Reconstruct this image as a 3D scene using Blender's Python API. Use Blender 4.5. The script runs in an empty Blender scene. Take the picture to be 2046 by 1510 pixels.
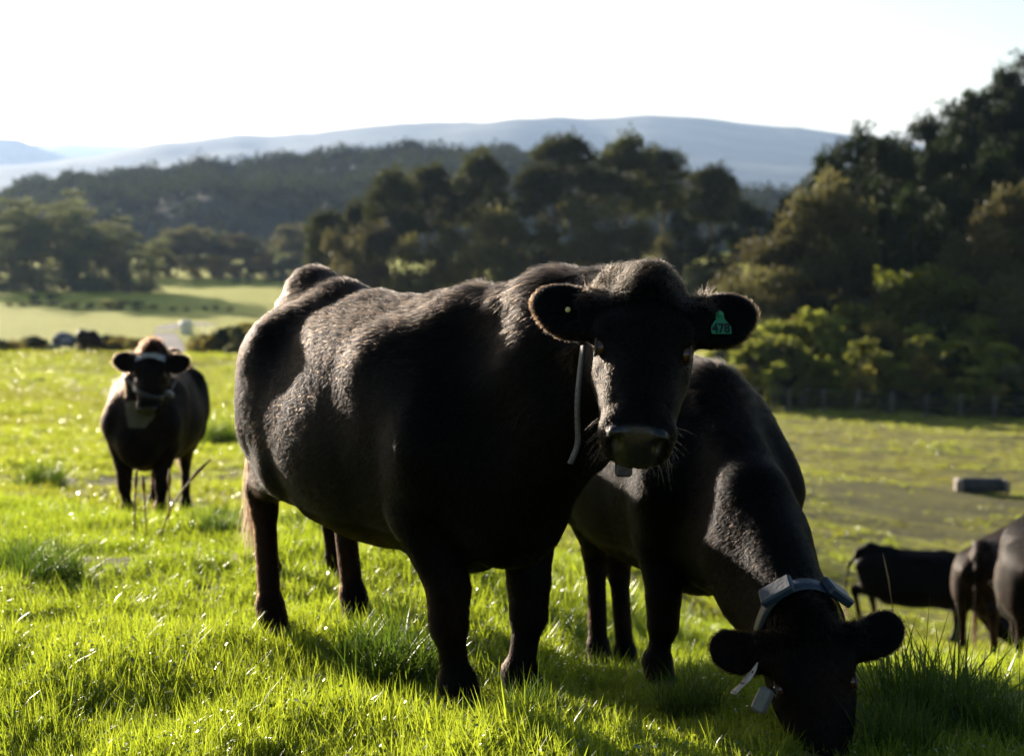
import bpy, math, random
import numpy as np
from mathutils import Vector, Matrix

# ------------------------------------------------------------------ camera, sky, sun
scene = bpy.context.scene
COL = scene.collection
F_PX, CX, CY, HOR = 3680.0, 1023.0, 755.0, 400.0        # focal length, centre and horizon of the 2046 px photograph
CAM_Z = 1.65
PITCH = math.atan((CY - HOR) / F_PX)

cam_data = bpy.data.cameras.new("camera")
cam_data.sensor_width = 36.0
cam_data.lens = F_PX / 2046.0 * 36.0
cam_data.clip_start = 0.1
cam_data.clip_end = 40000
cam_data.dof.use_dof = True
cam_data.dof.focus_distance = 5.3
cam_data.dof.aperture_fstop = 3.7
cam = bpy.data.objects.new("camera", cam_data)
cam.location = (0, 0, CAM_Z)
cam.rotation_euler = (math.pi / 2 - PITCH, 0, 0)
COL.objects.link(cam)
scene.camera = cam

SUN_AZ, SUN_EL = math.radians(-31), math.radians(10.6)    # azimuth from +Y towards +X
sun_vec = Vector((math.sin(SUN_AZ) * math.cos(SUN_EL), math.cos(SUN_AZ) * math.cos(SUN_EL), math.sin(SUN_EL)))
world = bpy.data.worlds.new("World")
scene.world = world
world.use_nodes = True
wn = world.node_tree
wn.nodes.clear()
w_out = wn.nodes.new("ShaderNodeOutputWorld")
w_bg = wn.nodes.new("ShaderNodeBackground")
w_sky = wn.nodes.new("ShaderNodeTexSky")
w_sky.sky_type = 'NISHITA'
w_sky.sun_disc = False
w_sky.sun_elevation = SUN_EL
w_sky.sun_rotation = SUN_AZ
w_sky.air_density = 0.8
w_sky.dust_density = 1.0
w_sky.ozone_density = 1.0
w_bg.inputs["Strength"].default_value = 0.062
wn.links.new(w_sky.outputs[0], w_bg.inputs[0])
wn.links.new(w_bg.outputs[0], w_out.inputs[0])

sun_data = bpy.data.lights.new("sun", 'SUN')
sun_data.energy = 5.0
sun_data.angle = math.radians(0.5)
sun_data.color = (1.0, 0.89, 0.74)
sun = bpy.data.objects.new("sun", sun_data)
sun.rotation_euler = sun_vec.to_track_quat('Z', 'Y').to_euler()
sun.location = (-30, 30, 30)
COL.objects.link(sun)

vs = scene.view_settings
vs.view_transform = 'Standard'
vs.look = 'None'
vs.exposure = 1.45
vs.gamma = 1.0
vs.use_curve_mapping = False
cy = scene.cycles
cy.max_bounces = 6
cy.diffuse_bounces = 2
cy.glossy_bounces = 3
cy.transmission_bounces = 4
cy.transparent_max_bounces = 6
cy.volume_bounces = 1
cy.sample_clamp_indirect = 4.0
cy.caustics_reflective = False
cy.caustics_refractive = False
cy.use_adaptive_sampling = True
cy.adaptive_threshold = 0.02
cy.use_denoising = True
scene.cycles_curves.shape = 'RIBBONS'

# ------------------------------------------------------------------ general helpers
def tag(o, label=None, cat=None, group=None, kind=None):
    if label: o["label"] = label
    if cat: o["category"] = cat
    if group: o["group"] = group
    if kind: o["kind"] = kind
    return o

def empty(name, loc=(0, 0, 0), rz=0.0, s=1.0):
    o = bpy.data.objects.new(name, None)
    o.empty_display_size = 0.2
    COL.objects.link(o)
    o.location = loc
    o.rotation_euler = (0, 0, rz)
    o.scale = (s, s, s)
    return o

def link(name, me, m=None, parent=None):
    if m is not None and len(me.materials) == 0:
        me.materials.append(m)
    o = bpy.data.objects.new(name, me)
    COL.objects.link(o)
    if parent is not None:
        o.parent = parent
    return o

def mesh_np(name, V, F, smooth=True):
    """V (n,3); F (m,3|4) int array, or list of such arrays"""
    me = bpy.data.meshes.new(name)
    Fs = F if isinstance(F, list) else [F]
    Fs = [np.asarray(f) for f in Fs if len(f)]
    V = np.asarray(V, dtype=np.float32)
    nl = sum(f.size for f in Fs)
    npoly = sum(len(f) for f in Fs)
    me.vertices.add(len(V)); me.vertices.foreach_set("co", V.ravel())
    me.loops.add(nl); me.polygons.add(npoly)
    me.loops.foreach_set("vertex_index", np.concatenate([f.ravel() for f in Fs]).astype(np.int32))
    tot = np.concatenate([np.full(len(f), f.shape[1], np.int32) for f in Fs])
    st = np.concatenate([[0], np.cumsum(tot)[:-1]]).astype(np.int32)
    me.polygons.foreach_set("loop_start", st)
    try:
        me.polygons.foreach_set("loop_total", tot)
    except Exception:
        pass
    me.update(calc_edges=True)
    me.validate()
    if smooth:
        me.polygons.foreach_set("use_smooth", np.ones(npoly, dtype=bool))
    return me

def point_color(me, name, rgb):
    a = me.attributes.new(name, 'FLOAT_COLOR', 'POINT')
    c = np.ones((len(rgb), 4), np.float32); c[:, :3] = rgb
    a.data.foreach_set("color", c.ravel())

def _hash(ix, iy, seed):
    h = (ix.astype(np.int64) * 374761393 + iy.astype(np.int64) * 668265263 + seed * 1442695041) & 0xFFFFFFFF
    h = ((h ^ (h >> 13)) * 1274126177) & 0xFFFFFFFF
    return ((h ^ (h >> 16)) & 0xFFFF) / 65535.0

def vnoise(x, y, scale, seed=0):
    """smooth value noise in -1..1"""
    x = np.asarray(x, float) / scale; y = np.asarray(y, float) / scale
    ix = np.floor(x); iy = np.floor(y)
    fx = x - ix; fy = y - iy
    fx = fx * fx * (3 - 2 * fx); fy = fy * fy * (3 - 2 * fy)
    a = _hash(ix, iy, seed); b = _hash(ix + 1, iy, seed); c = _hash(ix, iy + 1, seed); d = _hash(ix + 1, iy + 1, seed)
    return 2 * ((a * (1 - fx) + b * fx) * (1 - fy) + (c * (1 - fx) + d * fx) * fy) - 1

# ------------------------------------------------------------------ materials
def new_mat(name):
    m = bpy.data.materials.new(name)
    m.use_nodes = True
    nt = m.node_tree
    nt.nodes.clear()
    out = nt.nodes.new("ShaderNodeOutputMaterial")
    return m, nt, out

def N(nt, typ, **kw):
    n = nt.nodes.new(typ)
    for k, v in kw.items():
        if k in n.inputs.keys():
            n.inputs[k].default_value = v
        else:
            setattr(n, k, v)
    return n

def rgba(c): return (c[0], c[1], c[2], 1.0)

def simple_mat(name, col, rough=0.6, metal=0.0, noise=0.25, nscale=6.0, spec=0.4):
    m, nt, out = new_mat(name)
    p = N(nt, "ShaderNodeBsdfPrincipled")
    p.inputs["Roughness"].default_value = rough
    p.inputs["Metallic"].default_value = metal
    p.inputs["Specular IOR Level"].default_value = spec
    tc = N(nt, "ShaderNodeTexCoord")
    nz = N(nt, "ShaderNodeTexNoise"); nz.inputs["Scale"].default_value = nscale; nz.inputs["Detail"].default_value = 6
    nt.links.new(tc.outputs["Object"], nz.inputs["Vector"])
    cr = N(nt, "ShaderNodeValToRGB")
    cr.color_ramp.elements[0].position = 0.3; cr.color_ramp.elements[1].position = 0.7
    cr.color_ramp.elements[0].color = rgba([c * (1 - noise) for c in col])
    cr.color_ramp.elements[1].color = rgba([min(1, c * (1 + noise)) for c in col])
    nt.links.new(nz.outputs["Fac"], cr.inputs["Fac"])
    nt.links.new(cr.outputs["Color"], p.inputs["Base Color"])
    b = N(nt, "ShaderNodeBump"); b.inputs["Strength"].default_value = 0.25; b.inputs["Distance"].default_value = 0.01
    nt.links.new(nz.outputs["Fac"], b.inputs["Height"]); nt.links.new(b.outputs["Normal"], p.inputs["Normal"])
    nt.links.new(p.outputs[0], out.inputs[0])
    return m

def leaf_mat(name, diff, trans, rough=0.6, vary=0.35, spec=0.07, tmix=0.45):
    """thin leaf: reflected and transmitted colour, each object and each clump (attribute 'tint') a little different"""
    m, nt, out = new_mat(name)
    p = N(nt, "ShaderNodeBsdfPrincipled")
    p.inputs["Roughness"].default_value = rough
    p.inputs["Specular IOR Level"].default_value = spec
    t = N(nt, "ShaderNodeBsdfTranslucent")
    at = N(nt, "ShaderNodeAttribute", attribute_name="tint")
    oi = N(nt, "ShaderNodeObjectInfo")
    ad = N(nt, "ShaderNodeMath", operation='MULTIPLY_ADD'); ad.inputs[1].default_value = 0.5; 
    nt.links.new(oi.outputs["Random"], ad.inputs[0])
    sc = N(nt, "ShaderNodeMath", operation='MULTIPLY'); sc.inputs[1].default_value = 0.5
    nt.links.new(at.outputs["Fac"], sc.inputs[0]); nt.links.new(sc.outputs[0], ad.inputs[2])
    for c, sh, nm in ((diff, p, "Base Color"), (trans, t, "Color")):
        cr = N(nt, "ShaderNodeValToRGB")
        e = cr.color_ramp.elements
        e[0].position = 0.1; e[1].position = 0.9
        e[0].color = rgba([c[0] * (1 - vary * .7), c[1] * (1 - vary), c[2] * (1 - vary)])
        e[1].color = rgba([c[0] * (1 + vary * 1.3), c[1] * (1 + vary), c[2] * (1 + vary * .3)])
        nt.links.new(ad.outputs[0], cr.inputs["Fac"])
        nt.links.new(cr.outputs["Color"], sh.inputs[nm])
    mx = N(nt, "ShaderNodeMixShader"); mx.inputs[0].default_value = tmix
    nt.links.new(p.outputs[0], mx.inputs[1]); nt.links.new(t.outputs[0], mx.inputs[2])
    nt.links.new(mx.outputs[0], out.inputs[0])
    return m

# ------------------------------------------------------------------ the lie of the land
def ratio(Y):   # how far below eye level a ray through photo row Y falls per metre forward
    return np.tan(np.arctan((np.asarray(Y, float) - CY) / F_PX) + PITCH)

def at_px(X, Y, d):
    """world point at forward distance d seen in photo column X, row Y"""
    drop = float(ratio(Y)) * d
    depth = d * math.cos(PITCH) + drop * math.sin(PITCH)
    return Vector(((X - CX) / F_PX * depth, d, CAM_Z - drop))

_XC = np.array([-1400, 0, 324, 581, 692, 876, 1060, 1244, 1501, 1943, 2600])
_ROWS = {
 5.0: [1560]*11,
 5.5: [1465, 1468, 1470, 1470, 1472, 1475, 1480, 1485, 1490, 1495, 1500],
 6.3: [1325, 1330, 1335, 1338, 1340, 1350, 1368, 1388, 1398, 1405, 1410],
 7.0: [1225, 1235, 1245, 1255, 1250, 1275, 1312, 1362, 1378, 1388, 1400],
 8.0: [1140, 1150, 1160, 1165, 1172, 1205, 1262, 1335, 1358, 1368, 1390],
 9.0: [1095, 1110, 1112, 1110, 1120, 1155, 1215, 1300, 1345, 1358, 1385],
 12.: [1040, 1060, 1065, 1065, 1065, 1085, 1130, 1210, 1315, 1348, 1380],
 15.: [1000, 1020, 1040, 1030, 1030, 1042, 1080, 1150, 1270, 1338, 1370],
 20.: [950, 970, 978, 972, 972, 985, 1020, 1090, 1200, 1294, 1330],
 26.: [905, 920, 922, 922, 925, 938, 970, 1060, 1230, 1300, 1320],
 35.: [860, 870, 874, 876, 878, 886, 915, 970, 1090, 1175, 1210],
 50.: [818, 825, 828, 829, 832, 841, 860, 890, 950, 985, 1010],
 70.: [762, 768, 772, 776, 780, 788, 800, 820, 865, 885, 900],
 88.: [718, 725, 732, 738, 743, 752, 768, 785, 812, 835, 845],
 100: [692, 698, 702, 704, 712, 722, 742, 758, 780, 790, 780],
}
_FAR = {   # metres below eye level
 118: [11.5, 11.2, 11.0, 11.2, 11.5, 11.6, 11.6, 11.6, 11.0, 8.0, 5.0],
 140: [15.5, 15.5, 15.0, 15.0, 14.5, 14.0, 13.5, 13.0, 11.0, 3.5, 0.0],
 180: [18, 18, 18, 17.5, 17, 16, 15, 14, 11.5, -1.0, -6.0],
 250: [18, 18, 18, 18, 18, 17, 16, 15, 12, -4.0, -12],
 400: [18, 18, 18, 18, 18, 18, 17, 16, 14, 0.0, -8],
 650: [18, 18, 18, 18, 18, 18, 18, 18, 18, 12, 8],
 1200: [18]*11,
}
_dist = np.array(sorted(list(_ROWS) + list(_FAR)))
_Z = []
for _d in _dist:
    if _d in _ROWS: _Z.append(CAM_Z - ratio(_ROWS[_d]) * _d)
    else: _Z.append(CAM_Z - np.array(_FAR[_d], float))
_Z = np.array(_Z)
# resample on a fine grid and soften the kinks
_tf = np.linspace(-0.7, 0.45, 116)
_lf = np.linspace(math.log(5.0), math.log(1200), 240)
_tmp = np.array([np.interp(_tf, (_XC - CX) / F_PX, row) for row in _Z])
_G = np.array([np.interp(_lf, np.log(_dist), _tmp[:, j]) for j in range(len(_tf))]).T
def _blur(A, n, ax):
    k = np.hanning(n + 2)[1:-1]; k /= k.sum()
    pad = [(0, 0), (0, 0)]; pad[ax] = (n // 2, n // 2)
    P = np.pad(A, pad, mode='edge')
    return np.apply_along_axis(lambda v: np.convolve(v, k, 'valid'), ax, P)
_G = _blur(_blur(_G, 9, 1), 7, 0)

def ground_z(x, y, fine=True):
    x = np.asarray(x, float); y = np.asarray(y, float)
    yy = np.clip(y, 5.0, 1200)
    t = np.clip(x / yy, -0.7, 0.45)
    u = (t - _tf[0]) / (_tf[1] - _tf[0]); v = (np.log(yy) - _lf[0]) / (_lf[1] - _lf[0])
    i = np.clip(np.floor(u).astype(int), 0, len(_tf) - 2); j = np.clip(np.floor(v).astype(int), 0, len(_lf) - 2)
    fu = u - i; fv = v - j
    z = (_G[j, i] * (1 - fu) + _G[j, i + 1] * fu) * (1 - fv) + (_G[j + 1, i] * (1 - fu) + _G[j + 1, i + 1] * fu) * fv
    z = z + np.clip(5 - y, 0, 8) * 0.02
    if fine:
        near = np.clip((45 - yy) / 35, 0, 1)
        z = z + near * (0.038 * vnoise(x, y, 0.45, 3) + 0.055 * vnoise(x, y * .8, 1.3, 4))
        hum = np.clip((yy - 8) / 8, 0, 1) * np.clip((95 - yy) / 15, 0, 1) * (0.9 - 0.3 * np.clip((t - .02) / .06, 0, 1))
        z = z + hum * (0.050 * vnoise(x * .7, y, 1.0, 15) + 0.05 * vnoise(x * .6, y, 2.3, 16))
        z = z + 0.10 * vnoise(x, y, 4.0, 5) * np.clip((yy - 9) / 20, 0, 1) + 0.28 * vnoise(x, y, 22.0, 6) * np.clip((yy - 40) / 60, 0, 1)
    return z

def gz(x, y): return float(ground_z(x, y))

# rows run out from under the camera to the foot of the hills; columns fan out with distance
_ys = np.concatenate([np.linspace(-60, 3, 10), np.arange(3.2, 17, 0.06), np.geomspace(17.2, 110, 280), np.geomspace(112, 1300, 90)])
_us = np.concatenate([-np.geomspace(3.0, 0.34, 34), np.linspace(-0.33, 0.33, 122), np.geomspace(0.34, 3.0, 34)])
_YY, _UU = np.meshgrid(_ys, _us, indexing='ij')
_XX = _UU * (np.maximum(_YY, 3.0) + 0.6)
_XX = np.where(_YY < 3, _UU * (3.6 + (3 - _YY) * 1.0), _XX)
_ZZ = ground_z(_XX, _YY)
nr, nc = _YY.shape
_V = np.stack([_XX, _YY, _ZZ], -1).reshape(-1, 3)
_id = np.arange(nr * nc).reshape(nr, nc)
_F = np.stack([_id[:-1, :-1], _id[:-1, 1:], _id[1:, 1:], _id[1:, :-1]], -1).reshape(-1, 4)

def ground_mat():
    m, nt, out = new_mat("pasture")
    L = nt.links.new
    geo = N(nt, "ShaderNodeNewGeometry")
    def noise(scale, detail=5, rough=.6, stretch=None):
        n = N(nt, "ShaderNodeTexNoise"); n.inputs["Scale"].default_value = scale; n.inputs["Detail"].default_value = detail; n.inputs["Roughness"].default_value = rough
        L(geo.outputs["Position"], n.inputs["Vector"]); return n
    def ramp(fac, stops):
        r = N(nt, "ShaderNodeValToRGB")
        while len(r.color_ramp.elements) < len(stops): r.color_ramp.elements.new(0.5)
        for e, (p, c) in zip(r.color_ramp.elements, stops): e.position = p; e.color = rgba(c)
        L(fac, r.inputs["Fac"]); return r
    n1, n2, n3 = noise(0.55, 8, .75), noise(1.9, 8, .75), noise(22.0, 4, .6)
    add = N(nt, "ShaderNodeMath", operation='ADD'); L(n1.outputs["Fac"], add.inputs[0]); L(n2.outputs["Fac"], add.inputs[1])
    half = N(nt, "ShaderNodeMath", operation='MULTIPLY'); half.inputs[1].default_value = 0.5; L(add.outputs[0], half.inputs[0])
    base = ramp(half.outputs[0], [(0.455, (0.12, 0.092, 0.038)), (0.49, (0.27, 0.22, 0.05)), (0.525, (0.48, 0.42, 0.065)), (0.57, (0.58, 0.54, 0.08))])
    backlit_far = N(nt, "ShaderNodeMix", data_type='RGBA'); backlit_far.inputs[7].default_value = (0.56, 0.54, 0.06, 1)  # far grass: glow of backlit blades put into the base colour
    mud_backlit = N(nt, "ShaderNodeAttribute", attribute_name="mud_backlit")
    sepm = N(nt, "ShaderNodeSeparateColor"); L(mud_backlit.outputs["Color"], sepm.inputs[0])
    mm = N(nt, "ShaderNodeMath", operation='MULTIPLY_ADD'); mm.inputs[1].default_value = 2.0; mm.inputs[2].default_value = -0.3
    L(n2.outputs["Fac"], mm.inputs[0])
    mf = N(nt, "ShaderNodeMath", operation='MULTIPLY', use_clamp=True); L(mm.outputs[0], mf.inputs[0]); L(sepm.outputs[0], mf.inputs[1])
    soil = ramp(n3.outputs["Fac"], [(0.3, (0.085, 0.062, 0.032)), (0.7, (0.20, 0.15, 0.07))])
    mx = N(nt, "ShaderNodeMix", data_type='RGBA'); L(mf.outputs[0], mx.inputs[0]); fw = N(nt, "ShaderNodeMath", operation='MULTIPLY'); fw.inputs[1].default_value = .75; L(sepm.outputs[1], fw.inputs[0]); L(fw.outputs[0], backlit_far.inputs[0]); L(base.outputs[0], backlit_far.inputs[6]); L(backlit_far.outputs[2], mx.inputs[6]); L(soil.outputs[0], mx.inputs[7])
    p = N(nt, "ShaderNodeBsdfPrincipled"); p.inputs["Roughness"].default_value = 0.8; p.inputs["Specular IOR Level"].default_value = 0.15
    p.inputs["Sheen Weight"].default_value = 0.25; p.inputs["Sheen Tint"].default_value = (0.55, 0.7, 0.1, 1); p.inputs["Sheen Roughness"].default_value = 0.45
    L(mx.outputs[2], p.inputs["Base Color"])
    b = N(nt, "ShaderNodeBump"); b.inputs["Strength"].default_value = 1.0; b.inputs["Distance"].default_value = 0.2
    ba = N(nt, "ShaderNodeMath", operation='ADD'); L(n2.outputs["Fac"], ba.inputs[0]); L(n3.outputs["Fac"], ba.inputs[1])
    L(ba.outputs[0], b.inputs["Height"]); L(b.outputs[0], p.inputs["Normal"])
    L(p.outputs[0], out.inputs[0])
    return m

def mud_at(x, y):
    t = at_px(1965, 985, 50)
    a = np.exp(-(((x - t.x + 1.6) / 2.6) ** 2 + ((y - t.y) / 2.2) ** 2))
    b = 0.15 * np.exp(-(((x - 9.5) / 5) ** 2 + ((y - 47) / 5) ** 2))
    right = np.clip((x / np.maximum(y, 5) - 0.02) / .08, 0, 1) * np.clip((y - 18) / 20, 0, 1) * np.clip((74 - y) / 20, 0, 1)
    c = right * np.clip(vnoise(x, y * 1.6, 5.5, 11) * .7 + vnoise(x, y, 1.3, 12) * .7 + vnoise(x, y, .6, 14) * .4 + .28, 0, 1)
    return np.clip(a * 1.6 + b * np.clip(.5 + vnoise(x, y, 1.5, 13), 0, 1) + c, 0, 1)

MAT_GROUND = ground_mat()
gm = mesh_np("ground", _V, _F)
_m = mud_at(_V[:, 0], _V[:, 1])
point_color(gm, "mud_backlit", np.stack([_m, np.clip((_V[:, 1] - 108) / 30, 0, 1), _m], -1))  # red = mud, green = where the painted backlit colour of far grass sets in
tag(link("ground", gm, MAT_GROUND), kind='structure')
QUICK = False
GR = 1.0
# ------------------------------------------------------------------ signed-distance bodies -> one continuous mesh
def _n(v):
    v = np.asarray(v, float); return v / np.linalg.norm(v)

class Body:
    """Blends round cones and ellipsoids into one smooth skin and meshes it (surface nets)."""
    def __init__(self, lo, hi, h):
        self.h = h
        self.lo = np.array(lo, float)
        self.n = np.ceil((np.array(hi, float) - self.lo) / h).astype(int) + 1
        self.F = np.full(self.n, 0.4, np.float32)
        self.ax = [self.lo[i] + h * np.arange(self.n[i]) for i in range(3)]
    def _sub(self, lo, hi):
        i0 = np.clip(np.floor((np.array(lo) - self.lo) / self.h).astype(int), 0, self.n)
        i1 = np.clip(np.ceil((np.array(hi) - self.lo) / self.h).astype(int) + 1, 0, self.n)
        if np.any(i1 <= i0): return None
        sl = tuple(slice(a, b) for a, b in zip(i0, i1))
        X, Y, Z = np.meshgrid(*[self.ax[i][sl[i]] for i in range(3)], indexing='ij', sparse=True)
        return sl, X, Y, Z
    def _mix(self, sl, d, k, cut=False):
        A = self.F[sl]
        d = d.astype(np.float32)
        if cut:
            h = np.clip(0.5 - 0.5 * (A + d) / k, 0, 1)
            self.F[sl] = A * (1 - h) + (-d) * h + k * h * (1 - h)
        else:
            h = np.clip(0.5 + 0.5 * (A - d) / k, 0, 1)
            self.F[sl] = A * (1 - h) + d * h - k * h * (1 - h)
    def cone(self, a, b, ra, rb, k=0.03, flat=None):
        a = np.array(a, float); b = np.array(b, float)
        mr = max(ra, rb) + k + 3 * self.h
        s = self._sub(np.minimum(a, b) - mr, np.maximum(a, b) + mr)
        if s is None: return
        sl, X, Y, Z = s
        ba = b - a; L2 = float(ba @ ba) + 1e-9
        px, py, pz = X - a[0], Y - a[1], Z - a[2]
        t = np.clip((px * ba[0] + py * ba[1] + pz * ba[2]) / L2, 0, 1)
        d = np.sqrt((px - t * ba[0]) ** 2 + (py - t * ba[1]) ** 2 + (pz - t * ba[2]) ** 2) - (ra + (rb - ra) * t)
        self._mix(sl, d, k)
    def ell(self, c, r, R=None, k=0.03, cut=False):
        c = np.array(c, float); r = np.array(r, float)
        mr = r.max() + k + 3 * self.h
        s = self._sub(c - mr, c + mr)
        if s is None: return
        sl, X, Y, Z = s
        px, py, pz = X - c[0], Y - c[1], Z - c[2]
        if R is not None:
            q = [px * R[0, i] + py * R[1, i] + pz * R[2, i] for i in range(3)]
        else:
            q = [px, py, pz]
        k0 = np.sqrt((q[0] / r[0]) ** 2 + (q[1] / r[1]) ** 2 + (q[2] / r[2]) ** 2) + 1e-6
        k1 = np.sqrt((q[0] / r[0] ** 2) ** 2 + (q[1] / r[1] ** 2) ** 2 + (q[2] / r[2] ** 2) ** 2) + 1e-6
        d = k0 * (k0 - 1) / k1
        self._mix(sl, d, k, cut)
    def value(self, P):
        q = (np.asarray(P, float) - self.lo) / self.h
        i = np.clip(np.floor(q).astype(int), 0, self.n - 2); f = q - i
        v = 0
        for dx in (0, 1):
            for dy in (0, 1):
                for dz in (0, 1):
                    w = (f[..., 0] if dx else 1 - f[..., 0]) * (f[..., 1] if dy else 1 - f[..., 1]) * (f[..., 2] if dz else 1 - f[..., 2])
                    v = v + w * self.F[i[..., 0] + dx, i[..., 1] + dy, i[..., 2] + dz]
        return v
    def mesh(self):
        F = self.F; S = F < 0
        a = [slice(0, -1), slice(1, None)]
        cnt = sum(S[a[i], a[j], a[k]].astype(np.int8) for i in (0, 1) for j in (0, 1) for k in (0, 1))
        C = np.argwhere((cnt > 0) & (cnt < 8))
        idm = np.full(cnt.shape, -1, np.int32); idm[tuple(C.T)] = np.arange(len(C))
        acc = np.zeros((len(C), 3)); num = np.zeros(len(C))
        for ax in range(3):
            o = [(0, 0), (0, 1), (1, 0), (1, 1)]
            for p, q in o:
                c0 = [0, 0, 0]; others = [i for i in range(3) if i != ax]
                c0[others[0]] = p; c0[others[1]] = q
                c1 = list(c0); c1[ax] = 1
                v0 = F[tuple((C + c0).T)]; v1 = F[tuple((C + c1).T)]
                m = (v0 < 0) != (v1 < 0)
                t = np.where(m, v0 / np.where(m, v0 - v1, 1), 0)
                pt = C + np.array(c0, float); pt[:, ax] += t
                acc[m] += pt[m]; num[m] += 1
        V = acc / num[:, None] * self.h + self.lo
        faces = []
        for ax in range(3):
            o1, o2 = [(1, 2), (2, 0), (0, 1)][ax]
            s0 = [slice(None)] * 3; s1 = [slice(None)] * 3
            s0[ax] = slice(0, -1); s1[ax] = slice(1, None)
            E = S[tuple(s0)] != S[tuple(s1)]
            e = np.argwhere(E)
            ok = (e[:, o1] > 0) & (e[:, o2] > 0) & (e[:, o1] < F.shape[o1] - 1) & (e[:, o2] < F.shape[o2] - 1)
            e = e[ok]
            neg = S[tuple(e.T)]
            d1 = np.zeros(3, int); d1[o1] = 1; d2 = np.zeros(3, int); d2[o2] = 1
            q = np.stack([idm[tuple((e - d1 - d2).T)], idm[tuple((e - d2).T)], idm[tuple(e.T)], idm[tuple((e - d1).T)]], -1)
            q[~neg] = q[~neg][:, ::-1]
            faces.append(q)
        Fq = np.concatenate(faces)
        Fq = Fq[(Fq >= 0).all(1)]
        return V, Fq

def relax(V, F, it=3, lam=0.5):
    for _ in range(it):
        acc = np.zeros_like(V); n = np.zeros(len(V))
        for a, b in ((0, 1), (1, 2), (2, 3), (3, 0)):
            for i, j in ((a, b), (b, a)):
                for c in range(3):
                    acc[:, c] += np.bincount(F[:, i], weights=V[F[:, j], c], minlength=len(V))
                n += np.bincount(F[:, i], minlength=len(V))
        V = V * (1 - lam) + lam * acc / np.maximum(n, 1)[:, None]
    return V

# ------------------------------------------------------------------ coat, skin and collar materials
def coat_mat():
    m, nt, out = new_mat("short_black_coat")
    L = nt.links.new
    a = N(nt, "ShaderNodeAttribute", attribute_name="tone")
    p = N(nt, "ShaderNodeBsdfPrincipled")
    p.inputs["Roughness"].default_value = 0.6; p.inputs["Specular IOR Level"].default_value = 0.05
    L(a.outputs["Color"], p.inputs["Base Color"])
    tc = N(nt, "ShaderNodeTexCoord")
    nz = N(nt, "ShaderNodeTexNoise"); nz.inputs["Scale"].default_value = 70; nz.inputs["Detail"].default_value = 5
    L(tc.outputs["Object"], nz.inputs["Vector"])
    w = N(nt, "ShaderNodeAttribute", attribute_name="wet")
    mr = N(nt, "ShaderNodeMapRange"); mr.inputs["To Min"].default_value = 0.6; mr.inputs["To Max"].default_value = 0.30; L(w.outputs["Fac"], mr.inputs["Value"]); L(mr.outputs[0], p.inputs["Roughness"])
    ms = N(nt, "ShaderNodeMapRange"); ms.inputs["To Min"].default_value = 0.05; ms.inputs["To Max"].default_value = 0.5; L(w.outputs["Fac"], ms.inputs["Value"]); L(ms.outputs[0], p.inputs["Specular IOR Level"])
    mc = N(nt, "ShaderNodeMix", data_type='RGBA'); L(w.outputs["Fac"], mc.inputs[0]); L(a.outputs["Color"], mc.inputs[6]); mc.inputs[7].default_value = (0.010, 0.0105, 0.012, 1); L(mc.outputs[2], p.inputs["Base Color"])
    b = N(nt, "ShaderNodeBump"); b.inputs["Strength"].default_value = 0.25; b.inputs["Distance"].default_value = 0.004
    L(nz.outputs["Fac"], b.inputs["Height"]); L(b.outputs[0], p.inputs["Normal"])
    L(p.outputs[0], out.inputs[0])
    return m

def hair_mat(name, col, rough=0.32, rrough=0.35):
    m, nt, out = new_mat(name)
    h = N(nt, "ShaderNodeBsdfHairPrincipled")
    try: h.model = 'CHIANG'
    except Exception: pass
    h.parametrization = 'COLOR'
    a = N(nt, "ShaderNodeAttribute", attribute_name="hair_tone")
    nt.links.new(a.outputs["Color"], h.inputs["Color"])
    h.inputs["Roughness"].default_value = rough
    h.inputs["Radial Roughness"].default_value = rrough
    h.inputs["Random Roughness"].default_value = 0.4
    h.inputs["IOR"].default_value = 1.16
    nt.links.new(h.outputs[0], out.inputs[0])
    return m

MAT_COAT = coat_mat()
MAT_HAIR = hair_mat("black_hair", None)
MAT_MUZZLE = simple_mat("wet_black_nose", (0.016, 0.017, 0.020), rough=0.42, noise=0.3, nscale=90, spec=0.5)
MAT_HOOF = simple_mat("dark_hoof", (0.03, 0.026, 0.022), rough=0.5)
MAT_EYE = simple_mat("brown_eye", (0.05, 0.02, 0.008), rough=0.08, noise=0.1, spec=0.6)
MAT_LID = simple_mat("eye_rim_skin", (0.05, 0.035, 0.028), rough=0.5, noise=0.2)
MAT_BOX = simple_mat("blue_grey_plastic", (0.02, 0.036, 0.06), rough=0.42, noise=0.12, nscale=30)
MAT_STRAP = simple_mat("grey_webbing", (0.035, 0.038, 0.045), rough=0.6, noise=0.15, nscale=40)
MAT_STRAPL = simple_mat("pale_leather", (0.50, 0.40, 0.34), rough=0.55, noise=0.15, nscale=40)
MAT_DARKP = simple_mat("black_plastic", (0.012, 0.012, 0.013), rough=0.5)
MAT_GREYBOX = simple_mat("worn_grey_plastic", (0.18, 0.165, 0.145), rough=0.5, noise=0.12, nscale=50)
MAT_TAG = simple_mat("green_tag_plastic", (0.015, 0.18, 0.075), rough=0.5, noise=0.08, nscale=40)
MAT_TAGY = simple_mat("yellow_tag_plastic", (0.75, 0.62, 0.25), rough=0.45, noise=0.08, nscale=40)
MAT_INK = simple_mat("black_ink", (0.006, 0.006, 0.007), rough=0.6)

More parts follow.
